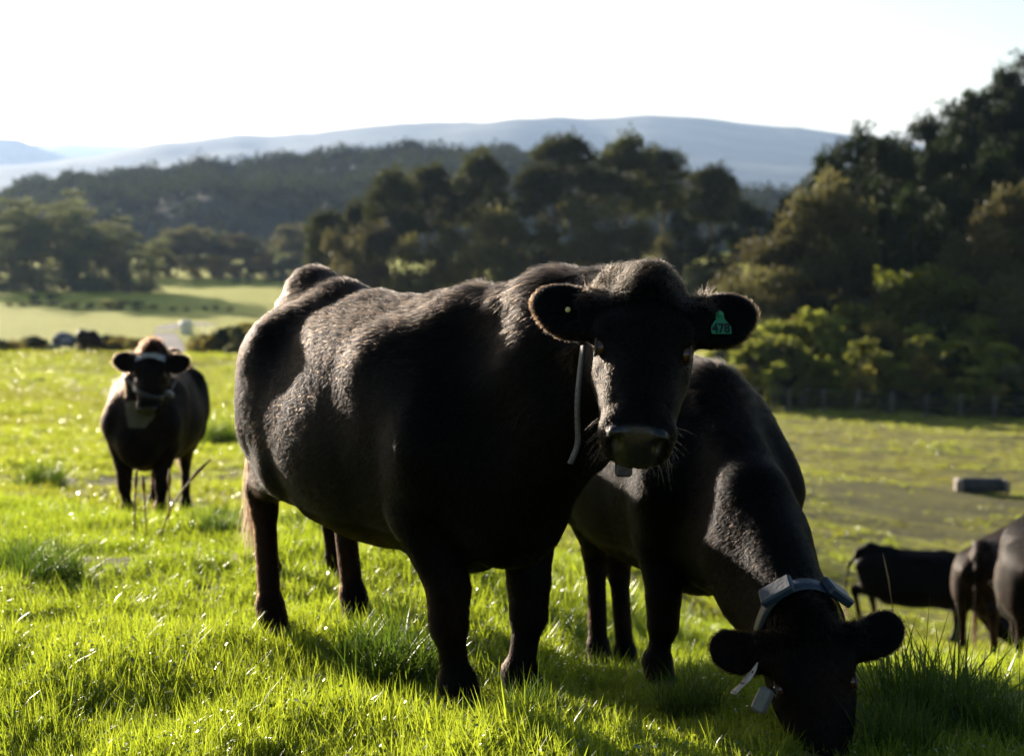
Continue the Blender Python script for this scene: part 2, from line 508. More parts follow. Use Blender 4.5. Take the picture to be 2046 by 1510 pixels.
def box_mesh(name, sx, sy, sz, bev=0.2):
    """a block with chamfered edges, centred"""
    b = min(sx, sy, sz) * bev
    V = []
    for x in (-1, 1):
        for y in (-1, 1):
            for z in (-1, 1):
                V += [(x * sx / 2, y * (sy / 2 - b), z * (sz / 2 - b)), (x * (sx / 2 - b), y * sy / 2, z * (sz / 2 - b)), (x * (sx / 2 - b), y * (sy / 2 - b), z * sz / 2)]
    import bmesh
    bm = bmesh.new()
    for v in V: bm.verts.new(v)
    bmesh.ops.convex_hull(bm, input=bm.verts)
    bmesh.ops.dissolve_limit(bm, angle_limit=0.02, verts=bm.verts, edges=bm.edges)
    me = bpy.data.meshes.new(name); bm.to_mesh(me); bm.free()
    return me

def uv_sphere(name, r, c=(0, 0, 0), seg=20, ring=12, sc=(1, 1, 1)):
    V = [(0, 0, 1)]; F3 = []; F4 = []
    for i in range(1, ring):
        th = math.pi * i / ring
        for j in range(seg):
            ph = 2 * math.pi * j / seg
            V.append((math.sin(th) * math.cos(ph), math.sin(th) * math.sin(ph), math.cos(th)))
    V.append((0, 0, -1))
    for j in range(seg):
        F3.append((0, 1 + j, 1 + (j + 1) % seg))
        F3.append((len(V) - 1, 1 + (ring - 2) * seg + (j + 1) % seg, 1 + (ring - 2) * seg + j))
    for i in range(ring - 2):
        for j in range(seg):
            a = 1 + i * seg + j; b = 1 + i * seg + (j + 1) % seg
            F4.append((a, a + seg, b + seg, b))
    V = np.array(V) * r * np.array(sc) + np.array(c)
    return mesh_np(name, V, [np.array(F3), np.array(F4)])

def tube(name, pts, rad, seg=8, m=None, parent=None, caps=True):
    """round rod through the points; rad a number or one per point"""
    P = np.array(pts, float); n = len(P)
    rad = np.full(n, rad, float) if np.isscalar(rad) else np.array(rad, float)
    T = np.gradient(P, axis=0); T /= np.linalg.norm(T, axis=1)[:, None] + 1e-9
    up = np.array([0.31, 0.17, 0.93]); up = up / np.linalg.norm(up)
    V = []; 
    for i in range(n):
        a = np.cross(T[i], up); a = a / (np.linalg.norm(a) + 1e-9); b = np.cross(T[i], a)
        for j in range(seg):
            th = 2 * math.pi * j / seg
            V.append(P[i] + rad[i] * (math.cos(th) * a + math.sin(th) * b))
    F = [(i * seg + j, i * seg + (j + 1) % seg, (i + 1) * seg + (j + 1) % seg, (i + 1) * seg + j) for i in range(n - 1) for j in range(seg)]
    F3 = []
    if caps:
        V += [P[0], P[-1]]
        c0, c1 = n * seg, n * seg + 1
        F3 = [(c0, (j + 1) % seg, j) for j in range(seg)] + [(c1, (n - 1) * seg + j, (n - 1) * seg + (j + 1) % seg) for j in range(seg)]
    me = mesh_np(name, np.array(V), [np.array(F), np.array(F3)] if F3 else np.array(F))
    return link(name, me, m, parent)

def strap(name, C, Nn, width, thick, axis, m, parent, closed=True):
    """flat band along points C with outward normals Nn; axis = direction of its width"""
    C = np.array(C, float); Nn = np.array(Nn, float); n = len(C)
    ax = np.array(axis, float)
    if ax.ndim == 1: ax = np.tile(ax, (n, 1))
    V = []
    for i in range(n):
        for w, t in ((-1, 0), (1, 0), (1, 1), (-1, 1)):
            V.append(C[i] + ax[i] * w * width / 2 + Nn[i] * t * thick)
    F = []
    for i in range(n if closed else n - 1):
        j = (i + 1) % n
        for k in range(4):
            F.append((i * 4 + k, i * 4 + (k + 1) % 4, j * 4 + (k + 1) % 4, j * 4 + k))
    if not closed:
        F += [(0, 3, 2, 1), ((n - 1) * 4, (n - 1) * 4 + 1, (n - 1) * 4 + 2, (n - 1) * 4 + 3)]
    me = mesh_np(name, np.array(V), np.array(F), smooth=False)
    return link(name, me, m, parent)

def curves_obj(name, P, R, col, m, parent):
    """P (n,k,3) strands, R (n,k) radii, col (n,3)"""
    n, k, _ = P.shape
    hc = bpy.data.hair_curves.new(name)
    hc.add_curves([k] * n)
    hc.position_data.foreach_set("vector", P.astype(np.float32).ravel())
    ra = hc.attributes.new("radius", 'FLOAT', 'POINT') if "radius" not in hc.attributes else hc.attributes["radius"]
    ra.data.foreach_set("value", R.astype(np.float32).ravel())
    ca = hc.attributes.new("hair_tone", 'FLOAT_COLOR', 'CURVE')
    c = np.ones((n, 4), np.float32); c[:, :3] = col
    ca.data.foreach_set("color", c.ravel())
    hc.materials.append(m)
    o = bpy.data.objects.new(name, hc)
    COL.objects.link(o)
    if parent is not None: o.parent = parent
    return o

HAZE = 0.000055
HOOVES = []
def cow(label, group, pos, head_deg, s, poll, f, up, feet, res=0.014, hairs=0, hair_len=1.0, hs=1.0,
        ears=((0, 0), (0, 0)), lean=0.0, brown=0.0, neck=1.0, white_patch=False, tail=None, back=(0, 0, 0), rng=1, collar=None, calf=0.0, fat=1.0, ear_size=(.078, .090), name="cow"):
    """Body frame: +x to the head, +y to the animal's left, z up from the ground under its middle.
    poll = top of the head, f = along the face to the muzzle, up = out of the forehead; feet = four (x,y): fore left, fore right, hind left, hind right."""
    rr = np.random.RandomState(rng)
    ang = math.radians(head_deg)
    wx, wy = pos
    z0 = gz(wx, wy)
    ca, sa = math.cos(ang), math.sin(ang)
    def to_local_ground(x, y):
        return (gz(wx + s * (x * ca - y * sa), wy + s * (x * sa + y * ca)) - z0) / s
    for hx, hy in feet:
        HOOVES.append((wx + s * ((hx + .02) * ca - hy * sa), wy + s * ((hx + .02) * sa + hy * ca)))
    root = empty(name, (wx, wy, z0), ang, s)
    tag(root, label, "cow", group)
    poll = np.array(poll, float); f = _n(f); up = np.array(up, float)
    up = _n(up - f * (up @ f)); lat = np.cross(up, f)           # lat = animal's own left side of the head
    R = np.stack([f, lat, up], -1)
    def H(x, y, z): return poll + R @ (np.array([x, y, z], float) * hs)
    feet = [np.array([x, y, to_local_ground(x, y) - 0.015]) for x, y in feet]
    hi_x = max(1.15, poll[0] + 0.62); lo_z = min(-0.12, min(q[2] for q in feet) - 0.1, H(.5, 0, 0)[2] - .15)
    B = Body((-1.18, min(-0.62, poll[1] - .45), lo_z), (hi_x, max(0.62, poll[1] + .45), 1.78), res)
    r1, r2, r3 = back
    # trunk
    B.ell((0.02, 0, 0.92), (0.74, 0.355 * fat, 0.40), k=0.05)
    B.ell((-0.12, 0, 0.835), (0.60, 0.375 * fat, 0.33), k=0.10)
    B.ell((0.42, 0, 0.90), (0.36, 0.30, 0.42), k=0.10)
    B.cone((0.62, 0, 0.88), (0.72, 0, 0.70), 0.21, 0.155, k=0.10)
    B.ell((-0.62, 0, 1.05), (0.31, 0.29, 0.28), k=0.10)
    B.cone((-0.90, 0, 1.255 + r1), (-0.74, 0, 1.318 + r1), 0.065, 0.075, k=0.10)
    B.cone((-0.74, 0, 1.318 + r1), (-0.48, 0, 1.275 + r1 * .7), 0.075, 0.085, k=0.10)
    B.cone((-0.48, 0, 1.275 + r1 * .7), (-0.20, 0, 1.240 + r2), 0.085, 0.085, k=0.08)
    B.cone((-0.20, 0, 1.235 + r2), (0.30, 0, 1.245 + r2), 0.085, 0.09, k=0.08)
    B.cone((0.30, 0, 1.245 + r2), (0.52, 0, 1.29 + r3), 0.09, 0.085, k=0.08)
    for y in (-1, 1):
        B.cone((-0.48, .12 * y, 1.22 + r1), (-0.52, .265 * y, 1.18 + r1 * .6), 0.06, 0.052, k=0.08)    # hook bone
        B.cone((-0.74, .08 * y, 1.19 + r1), (-0.90, .125 * y, 1.10 + r1 * .6), 0.07, 0.055, k=0.06)    # pin bone
        B.cone((-0.45, .12 * y, 1.15), (0.25, .17 * y, 1.13), 0.13, 0.13, k=0.10)                     # loin
        B.cone((0.46, .10 * y, 1.19 + r3 * .7), (0.64, .205 * y, 0.90), 0.085, 0.105, k=0.12)           # shoulder blade
        B.ell((0.56, .175 * y, 0.92), (0.15, .105, 0.20), k=0.12)
        B.ell((0.34, .19 * y, 1.05), (0.14, .10, 0.17), k=0.14)
    # neck
    w0 = np.array([0.52, 0, 1.24 + r3]); mid0 = np.array([0.60, 0, 1.00]); low0 = np.array([0.74, 0, 0.80])
    w1 = H(-0.02, 0, -0.13); m1 = H(0.05, 0, -0.20); l1 = H(0.13, 0, -0.23)
    sag = np.array([0, 0, 0.02])
    for (a0, a1, ra, rb) in ((w0, w1, .115, .095 * hs), (mid0, m1, .215, .125 * hs), (low0, l1, .185 * neck, .080 * hs * neck)):
        c = (a0 + a1) / 2 + sag
        B.cone(a0, c, ra, (ra * .5 + rb * .5), k=0.09)
        B.cone(c, a1, (ra * .5 + rb * .5), rb, k=0.07)
    # head
    def hc(a, b, ra, rb, k=.03): B.cone(H(*a), H(*b), ra * hs, rb * hs, k=k * hs)
    def he(c, r, k=.03, rot=None, cut=False): B.ell(H(*c), np.array(r) * hs, R if rot is None else R @ rot, k=k * hs, cut=cut)
    he((.050, 0, -.080), (.090, .080, .072), k=.04)
    hc((-.022, 0, -.050), (.02, 0, -.045), .036, .042, k=.05)
    he((.135, 0, -.085), (.115, .116, .085), k=.04)
    for y in (-1, 1):
        he((.145, .094 * y, -.056), (.050, .034, .040), k=.02)
        hc((.235, .094 * y, -.115), (.36, .062 * y, -.098), .020, .014, k=.03)
        he((.17, .080 * y, -.165), (.11, .045, .085), k=.05)
        hc((.13, .055 * y, -.19), (.36, .034 * y, -.135), .065, .048, k=.04)
        he((.29, .062 * y, -.095), (.12, .03, .05), k=.05)
    hc((.16, 0, -.075), (.40, 0, -.065), .086, .066, k=.04)
    he((.435, 0, -.085), (.062, .098, .066), k=.035)
    he((.455, 0, -.125), (.050, .086, .042), k=.025)
    he((.405, 0, -.172), (.070, .056, .026), k=.02)
    for y in (-1, 1):
        he((.468, .058 * y, -.045), (.022, .020, .030), k=.012)          # nostril wing
        he((.492, .056 * y, -.058), (.034, .019, .030), k=.008, cut=True)
        he((.195, .122 * y, -.062), (.026, .022, .020), k=.012, cut=True)     # eye socket
    he((.485, 0, -.140), (.030, .085, .0045), k=.006, cut=True)              # mouth line
    he((.44, .07, -.147), (.05, .03, .004), k=.006, cut=True); he((.44, -.07, -.147), (.05, .03, .004), k=.006, cut=True)
    # ears: a flattened scoop held out sideways
    EAR = []
    for (el, tw), y in zip(ears, (1, -1)):
        e = math.radians(el); w = math.radians(tw)
        d = np.array([-math.sin(e), y * math.cos(e), 0.0])                    # out from the head, raised by el
        c = np.array([math.cos(e), y * math.sin(e), 0.0])                     # across the ear, towards the muzzle
        nz = np.array([0, 0, 1.0])
        # twist the blade about its own length
        c2 = c * math.cos(w) + nz * math.sin(w); n2 = np.cross(d, c2) * (1 if y > 0 else 1)
        if n2[2] < 0: n2 = -n2
        base = np.array([.080, .082 * y, -.100])
        root_e = base + d * .05
        hc(tuple(base), tuple(base + d * .085), .050, .044, k=.04)
        cen = base + d * .120
        Rl = np.stack([d, c2, n2], -1)
        if np.linalg.det(Rl) < 0: Rl[:, 2] *= -1
        he(tuple(cen - d * .045), (.080, ear_size[1] * .86, .024), k=.03, rot=Rl)
        he(tuple(cen), (ear_size[0], ear_size[1], .024), k=.035, rot=Rl)
        he(tuple(cen + d * .042 - c2 * .022), (.060, .062, .020), k=.03, rot=Rl)
        he(tuple(cen + d * .012 + Rl[:, 2] * (.020 if Rl[2, 2] > 0 else -.020)), (ear_size[0] * .72, ear_size[1] * .66, .013), k=.022, rot=Rl, cut=True)
        EAR.append((cen, d, c2, n2))
    # fore legs
    for i, y in ((0, 1), (1, -1)):
        q = feet[i]; el = np.array([.52, .185 * y, .70])
        fet = q + np.array([-.035, 0, .115])
        kn = fet * .56 + el * .44 + np.array([.035, 0, 0])
        B.cone((.60, .17 * y, .92), el, .14, .095, k=.07)
        B.cone(el, kn + (0, 0, .07), .108, .066, k=.04)
        B.cone(kn + (0, 0, .06), kn - (0, 0, .05), .066, .062, k=.02)
        B.cone(kn - (0, 0, .05), fet, .046, .041, k=.02)
        B.cone(fet, fet + (0.005, 0, -.01), .058, .056, k=.02)
        B.cone(fet, q + (.02, 0, .05), .052, .058, k=.02)
        B.ell(fet + (-.045, 0, -.015), (.02, .035, .02), k=.02)
    # hind legs
    for i, y in ((2, 1), (3, -1)):
        q = feet[i]
        fet = q + np.array([-.03, 0, .13]); hock = q + np.array([-.10, -.01 * y, .53]); sti = np.array([(-.40 + q[0] * .15 + .10), .235 * y, .74])
        B.cone((-.60, .155 * y, 1.06), (-.61, .185 * y, .86), .190, .165, k=.09)
        B.cone((-.78, .135 * y, 1.05), (-.75, .165 * y, .80), .115, .115, k=.10)
        B.cone((-.50, .18 * y, .95), sti, .13, .105, k=.08)
        B.cone(sti, hock + (.02, 0, .05), .115, .064, k=.05)
        B.cone((-.72, .155 * y, .80), hock + (-.02, 0, .03), .095, .040, k=.05)
        B.cone(hock + (-.02, 0, .03), hock - (0, 0, .05), .058, .053, k=.03)
        B.cone(hock - (0, 0, .05), fet, .043, .041, k=.02)
        B.cone(fet, q + (.02, 0, .05), .054, .056, k=.02)
    # flank fold and udder
    for y in (-1, 1):
        B.ell((-.46, .205 * y, .93), (.26, .145, .19), k=.10)
        B.cone((-.36, .20 * y, .74), (-.22, .22 * y, .66), .06, .05, k=.08)
    B.ell((-.45, 0, .64), (.17, .14, .12), k=.06)
    # tail
    tl = tail or [(-.90, 0, 1.26), (-.985, 0, 1.16), (-1.0, 0, .95), (-.985, 0, .62)]
    tl = [np.array(p, float) for p in tl]
    B.cone((-.80, 0, 1.30 + r1), tl[0], .05, .034, k=.05)
    for i in range(len(tl) - 1):
        B.cone(tl[i], tl[i + 1], .034 - .006 * i, .028 - .006 * i, k=.03)
    V, Fq = B.mesh()
    # keep the largest piece only is not needed: everything is welded by the blends
    V = relax(V, Fq, it=3, lam=0.45)
    me = mesh_np("body", V, Fq)
    nv = len(V)
    Nrm = np.zeros(nv * 3, np.float32); me.vertices.foreach_get("normal", Nrm); Nrm = Nrm.reshape(-1, 3)
    hl = (V - poll) @ R / hs                                      # coordinates in the head
    in_head = (hl[:, 0] > -0.12) & (hl[:, 0] < .56) & (np.abs(hl[:, 1]) < .34) & (hl[:, 2] > -.27) & (hl[:, 2] < .1)
    def tone_of(P, hlp, inh, noise):
        c = np.tile(np.array([0.0026, 0.0024, 0.0025]), (len(P), 1))
        rim = np.clip((-P[:, 0] - .55) * 3, 0, 1) * np.clip(1.2 - P[:, 2], 0, .6) + np.clip(.72 - P[:, 2], 0, .18)
        br = np.clip(rim * (.6 + noise), 0, 1) * .45 + brown * (.55 + .45 * noise)
        c = c * (1 - br[:, None]) + np.array([0.065, 0.028, 0.012]) * br[:, None]
        if white_patch:
            po = inh & (hlp[:, 0] < .035) & (np.abs(hlp[:, 1]) < .10)
            c[po] = (0.022, 0.008, 0.004)
            y = np.abs(hlp[:, 1]); 
            wp = inh & (hlp[:, 0] > .035 + .00 * y) & (hlp[:, 0] < .085 - .2 * (.095 - y)) & (y < .115) & (hlp[:, 2] > -.12)
            c[wp] = (0.35, 0.36, 0.38)
            wc = inh & (hlp[:, 0] > .36) & (hlp[:, 2] < -.155)
            c[wc] = (0.10, 0.09, 0.06)
        return c
    tn = tone_of(V, hl, in_head, vnoise(V[:, 0] + V[:, 1] * 2, V[:, 2], .12, 9))
    wet = in_head & (hl[:, 0] > .458) & (np.abs(hl[:, 1]) < .050 + .22 * (hl[:, 2] + .12)) & (hl[:, 2] > -.132)
    body = link("body", me, MAT_COAT, root)
    wf = np.where(in_head, np.clip((hl[:, 0] - .450) / .012, 0, 1) * np.clip((.054 + .25 * (hl[:, 2] + .12) - np.abs(hl[:, 1])) / .010, 0, 1) * np.clip((hl[:, 2] + .136) / .008, 0, 1), 0)
    point_color(me, "wet", np.stack([wf] * 3, -1))
    point_color(me, "tone", tn)
    # hooves
    for q in feet:
        V2 = []
        for zz, sc in ((-.06, 1.12), (.02, 1.08), (.055, .86)):
            for j in range(14):
                th = 2 * math.pi * j / 14
                cl = 1 - .12 * math.exp(-((math.sin(th)) / .18) ** 2) * (math.cos(th) > 0)
                V2.append((q[0] + .02 + .070 * sc * math.cos(th) * cl, q[1] + .056 * sc * math.sin(th), q[2] + .015 + zz))
        Fh = [(a * 14 + j, a * 14 + (j + 1) % 14, (a + 1) * 14 + (j + 1) % 14, (a + 1) * 14 + j) for a in range(2) for j in range(14)]
        link("hoof", mesh_np("hoof", np.array(V2), np.array(Fh)), MAT_HOOF, root)
    # eyes
    for y in (-1, 1):
        eo = link("eye", uv_sphere("eye", .021 * hs, H(.192, .108 * y, -.065)), MAT_EYE, root)
        if hairs > 40000:
            C = []; Nn = []
            for j in range(16):
                th = 2 * math.pi * j / 16
                C.append(H(.192 + .023 * math.cos(th), (.108 + .0125) * y, -.065 + .017 * math.sin(th))); Nn.append(R @ np.array([math.cos(th) * .5, y * .8, math.sin(th) * .5]))
            tube("eyelid", C + [C[0]], .0042 * hs, 6, MAT_LID, eo, caps=False)
    # coat of short hair
    if hairs:
        P3 = V[Fq]
        tri = np.concatenate([P3[:, [0, 1, 2]], P3[:, [0, 2, 3]]]); ti = np.concatenate([Fq[:, [0, 1, 2]], Fq[:, [0, 2, 3]]])
        area = np.linalg.norm(np.cross(tri[:, 1] - tri[:, 0], tri[:, 2] - tri[:, 0]), axis=1)
        cen = tri.mean(1); hcn = (cen - poll) @ R / hs
        ih = (hcn[:, 0] > -0.14) & (hcn[:, 0] < .56) & (np.abs(hcn[:, 1]) < .36) & (hcn[:, 2] > -.27) & (hcn[:, 2] < .1)
        w = area * np.where(ih, 2.0, 1.0) * np.where(wet[ti].any(1), .03, 1) * np.where(cen[:, 2] < .12, .3, 1)
        pick = rr.choice(len(tri), hairs, p=w / w.sum())
        u = rr.rand(hairs, 1); v = rr.rand(hairs, 1); fl = (u + v) > 1; u = np.where(fl, 1 - u, u); v = np.where(fl, 1 - v, v)
        T = tri[pick]; P = T[:, 0] + u * (T[:, 1] - T[:, 0]) + v * (T[:, 2] - T[:, 0])
        NN = Nrm[ti[pick, 0]].astype(float); 
        q = (P - poll) @ R / hs
        ih = ih[pick]
        ear = ih & (np.abs(q[:, 1]) > .165)
        face = ih & ~ear & (q[:, 0] > .07)
        polltop = ih & ~ear & (q[:, 0] <= .07) & (q[:, 2] > -.14)
        flow = np.zeros_like(P)
        flow[:] = (-.55, 0, -.45)
        legs = (P[:, 2] < .62) & ~ih
        flow[legs] = (-.1, 0, -1)
        neck = (P[:, 0] > .62) & ~ih
        flow[neck] = (-.5, 0, -.6)
        flow[face] = R @ np.array([.75, 0, -.35])
        flow[face] += (R @ np.array([0, 1, 0]))[None] * np.sign(q[face, 1])[:, None] * .35
        flow[polltop] = R @ np.array([.35, 0, .5])
        flow[polltop] += rr.normal(0, .45, (polltop.sum(), 3))
        for (ec, _d, _c, _nn), sy in zip(EAR, (1, -1)):
            me_ = ear & (np.sign(q[:, 1]) == sy)
            flow[me_] = (q[me_] - ec + _d * .03) @ R.T * 9
        flow += rr.normal(0, .13, P.shape)
        tang = flow - NN * (flow * NN).sum(1)[:, None]
        tang /= np.linalg.norm(tang, axis=1)[:, None] + 1e-6
        clump = vnoise(P[:, 0] * 1.0 + P[:, 1] * 1.7, P[:, 2] * 1.2, .035, 21)
        Lh = np.full(hairs, .013)
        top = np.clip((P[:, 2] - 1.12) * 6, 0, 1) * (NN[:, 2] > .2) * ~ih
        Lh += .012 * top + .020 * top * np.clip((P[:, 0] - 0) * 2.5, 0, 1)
        Lh[neck] += .006
        Lh[face] = .0085; Lh[polltop] = .038; Lh[ear] = .013
        edge = ear & (np.abs((NN @ R)[:, 2]) < .6)
        Lh[edge] = .016
        chin = face & (q[:, 2] < -.15); Lh[chin] = .014
        belly = (~ih) & (NN[:, 2] < -.5) & (P[:, 2] < .75); Lh[belly] = .022
        Lh *= hair_len * (.6 + .8 * rr.rand(hairs)) * (1 + .25 * clump)
        lift = np.where(face, .20, .28) + .16 * rr.rand(hairs) + .05 * clump
        lift[edge] = .8; lift[polltop] = .7
        lift += .30 * top * rr.rand(hairs)
        S = np.empty((hairs, 4, 3))
        for i, tt in enumerate((0, .35, .7, 1.0)):
            a = tang * (tt - .12 * tt * tt) + NN * (lift[:, None] * (tt - .55 * tt * tt))
            S[:, i] = P + a * Lh[:, None]
        r0 = .00036 if hairs > 60000 else .0008
        Rd = np.tile(np.array([1, .9, .65, .12]) * r0, (hairs, 1)) * (.7 + .6 * rr.rand(hairs, 1))
        nz = vnoise(P[:, 0] + P[:, 1] * 2, P[:, 2], .12, 9)
        tc = tone_of(P, q, ih, nz) * .5
        tc = tc * (.6 + .9 * rr.rand(hairs, 1)) + np.where(rr.rand(hairs, 1) < .05, 1, 0) * np.array([.03, .014, .006])
        tc += (top * (rr.rand(hairs) < .25))[:, None] * np.array([.020, .014, .010]) + (face * .5)[:, None] * np.array([.006, .005, .004])  # topline: backlit rim glow painted into the tone of scattered hairs
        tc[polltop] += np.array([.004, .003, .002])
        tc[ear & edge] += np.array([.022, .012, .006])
        curves_obj("coat", S, Rd, np.clip(tc, 0, .8), MAT_HAIR, body)
        # a few long bristles round the muzzle
        if hairs > 60000:
            k = np.where(face & (q[:, 0] > .40) & (q[:, 2] < -.06))[0]
            k = k[rr.permutation(len(k))[:70]]
            d = NN[k] + tang[k] * .3 + rr.normal(0, .25, (len(k), 3)) + np.array([0, 0, -.35])
            Lw = .02 + .035 * rr.rand(len(k), 1)
            S = np.stack([P[k] + d * Lw * t + np.array([0, 0, -.3]) * Lw * t * t for t in (0, .35, .7, 1)], 1)
            curves_obj("whiskers", S, np.tile(np.array([1, .8, .5, .15]) * .00033, (len(k), 1)), np.tile([.04, .03, .025], (len(k), 1)), MAT_HAIR, root)
    # tail switch
    ns = 260 if hairs > 30000 else 70
    e = tl[-1]; dirv = _n(tl[-1] - tl[-2])
    st = e + rr.normal(0, .012, (ns, 3)) + dirv * (-.10 * rr.rand(ns, 1))
    Ls = .20 + .16 * rr.rand(ns, 1)
    sp = rr.normal(0, .10, (ns, 3)); wob = rr.rand(ns, 1) * 6.28
    S = np.stack([st + (dirv + np.array([0, 0, -1.2])) * .5 * Ls * t + sp * .55 * Ls * t * (1.2 - t * .4) + .012 * np.sin(wob + t * 7) * t for t in np.linspace(0, 1, 7)], 1)
    curves_obj("tail_switch", S, np.tile(np.linspace(1, .25, 7) * (.0009 if hairs > 30000 else .002), (ns, 1)), np.tile([.02, .011, .007], (ns, 1)) * (.5 + rr.rand(ns, 1)), MAT_HAIR, root)
    info = dict(root=root, B=B, H=H, R=R, hs=hs, poll=poll, ears=EAR, body=body)
    return info

def ring_on(info, c, axis, start, n=56, gap=0.008, cap=9.0):
    """closed loop round the body: march out from c in the plane across axis until outside the skin"""
    c = np.array(c, float); ax = _n(axis); a = _n(np.array(start) - ax * (np.array(start) @ ax)); b = np.cross(ax, a)
    C = []; Nn = []
    rs = np.arange(.04, .6, .004)
    for j in range(n):
        th = 2 * math.pi * j / n
        d = a * math.cos(th) + b * math.sin(th)
        vals = info['B'].value(c + rs[:, None] * d)
        k = int(np.argmax(vals > 0)) if (vals > 0).any() else 40
        C.append(rs[k]); Nn.append(d)
    C = np.minimum(np.array(C), cap)
    for _ in range(3): C = (np.roll(C, 1) + np.roll(C, -1) + 2 * C) / 4
    Nn = np.array(Nn)
    return c + Nn * (C[:, None] + gap), Nn
# ------------------------------------------------------------------ the herd
def to_local(pos, deg, s, P):
    a = math.radians(deg); z0 = gz(*pos)
    dx, dy = P[0] - pos[0], P[1] - pos[1]
    return ((dx * math.cos(a) + dy * math.sin(a)) / s, (-dx * math.sin(a) + dy * math.cos(a)) / s, (P[2] - z0) / s)
def dir_local(deg, v):
    a = math.radians(deg)
    return (v[0] * math.cos(a) + v[1] * math.sin(a), -v[0] * math.sin(a) + v[1] * math.cos(a), v[2])

HQ = 0 if QUICK else 1
# 1: the cow in the middle, looking into the camera
P1, A1, S1 = (-0.37, 6.24), -60, 1.0
cow1 = cow("big black cow in the middle staring ahead, green ear tag in one ear", "black cows on the pasture", P1, A1, S1,
    poll=to_local(P1, A1, S1, at_px(1296, 552, 5.05)),
    f=dir_local(A1, (-.050, -.35, -.41)), up=dir_local(A1, (-0.02, -1, .35)),
    feet=[(.60, .13), (.62, -.11), (-.84, .21), (-.74, -.18)], res=.0085, hairs=380000 * HQ, hs=1.06,
    ears=((14, 8), (8, 8)), back=(.010, .014, .018), rng=1,
    tail=[(-.93, -.02, 1.26), (-1.0, -.06, 1.15), (-1.02, -.12, .90), (-1.0, -.15, .66)])
# 2: grazing beside her
P2, A2, S2 = (0.60, 7.06), -76, 0.93
cow2 = cow("black cow grazing with head down, dark blue collar behind its ears", "black cows on the pasture", P2, A2, S2,
    poll=to_local(P2, A2, S2, at_px(1616, 1236, 5.47)),
    f=dir_local(A2, (.05, -.18, -.46)), up=dir_local(A2, (-.05, -1, .45)),
    feet=[(.60, .20), (.58, -.22), (-.72, .06), (-.62, -.10)], res=.0095, hairs=280000 * HQ, hs=1.08, neck=1.12, ear_size=(.075, .060),
    ears=((6, 12), (3, 10)), back=(0, .05, .02), rng=2)
# 3: young one on the left, facing us
P3, A3, S3 = (-2.76, 14.2), -91, .88
cow3 = cow("young black cow facing forward on the left with brown poll and white forehead band", "black cows on the pasture", P3, A3, S3,
    poll=to_local(P3, A3, S3, at_px(299, 696, 13.35)),
    f=dir_local(A3, (.0, -.16, -.44)), up=dir_local(A3, (.02, -1, .3)),
    feet=[(.56, .13), (.56, -.15), (-.72, .1), (-.74, -.2)], res=.014, hairs=45000 * HQ, hs=1.08,
    ears=((-8, 15), (-2, 15)), back=(.03, .0, .0), white_patch=True, brown=.12, rng=3, hair_len=1.2)
# 4: side on, beyond the brow to the right
def far_cow(label, P, A, S, poll_d, hd, feet, **kw):
    return cow(label, "black cows on the pasture", P, A, S, poll=poll_d, f=dir_local(A, hd[0]), up=dir_local(A, hd[1]), feet=feet, **kw)
w4 = at_px(1838, 1268, 26.0)
cow4 = far_cow("black cow side-on grazing at the far side of the brow", (w4.x, w4.y), -12, .98, (1.22, 0, .42), ((.25, -.1, -.4), (.9, -.2, .5)),
    [(.58, .15), (.50, -.18), (-.60, .16), (-.84, -.12)], res=.02, hairs=14000 * HQ, rng=4, back=(.02, 0, -.1), hair_len=1.3,
    tail=[(-.92, 0, 1.24), (-1.04, -.02, 1.1), (-1.07, -.05, .85), (-1.08, -.05, .6)])
w5 = at_px(1990, 1300, 19.6)
cow5 = far_cow("brown-tinged black cow seen from behind, second from the edge of the photo", (w5.x, w5.y), 62, .98, (1.3, .1, .6), ((.2, .3, -.4), (.5, .5, .5)),
    [(.58, .15), (.50, -.18), (-.66, .20), (-.80, -.17)], res=.018, hairs=26000 * HQ, rng=5, brown=.38, back=(.02, 0, 0), hair_len=1.3, fat=.92)
w6 = at_px(2078, 1345, 14.8)
cow6 = far_cow("black cow cut off by the photo's edge with its long tail hanging", (w6.x, w6.y), 76, 1.0, (1.3, .1, .6), ((.2, .5, -.4), (.5, .7, .5)),
    [(.58, .15), (.50, -.18), (-.66, .19), (-.80, -.15)], res=.018, hairs=26000 * HQ, rng=6, brown=.2, back=(.0, 0, 0), hair_len=1.3,
    tail=[(-.92, .0, 1.27), (-1.02, .05, 1.12), (-1.05, .12, .80), (-1.03, .17, .42)])
# 7: hidden behind the big one, only its legs show under the belly
w7 = at_px(735, 1125, 9.0)
cow7 = far_cow("black cow standing behind the big one, only its legs showing under her belly", (w7.x, w7.y), 63, .90, (1.20, .0, 1.10), ((.5, .3, -.25), (-.2, -.1, .9)),
    [(.50, .14), (.62, -.16), (-.70, .16), (-.56, -.16)], res=.016, hairs=20000 * HQ, rng=7, hair_len=1.2)
# 8: small in the distance by the hedge
w8 = at_px(178, 716, 98)
cow8 = far_cow("tiny dark brown cow far away against the hedge", (w8.x, w8.y), -40, .92, (1.22, 0, .75), ((.3, -.3, -.4), (.7, -.5, .5)),
    [(.58, .15), (.50, -.18), (-.60, .16), (-.80, -.12)], res=.03, hairs=0, rng=8, brown=.35)

def collar_box(name, parent, c, x, y, z, size, m):
    o = link(name, box_mesh(name, *size), m, parent)
    R = np.stack([_n(x), _n(y), _n(z)], -1)
    o.matrix_local = Matrix([[*R[i], c[i]] for i in range(3)] + [[0, 0, 0, 1]])
    return o

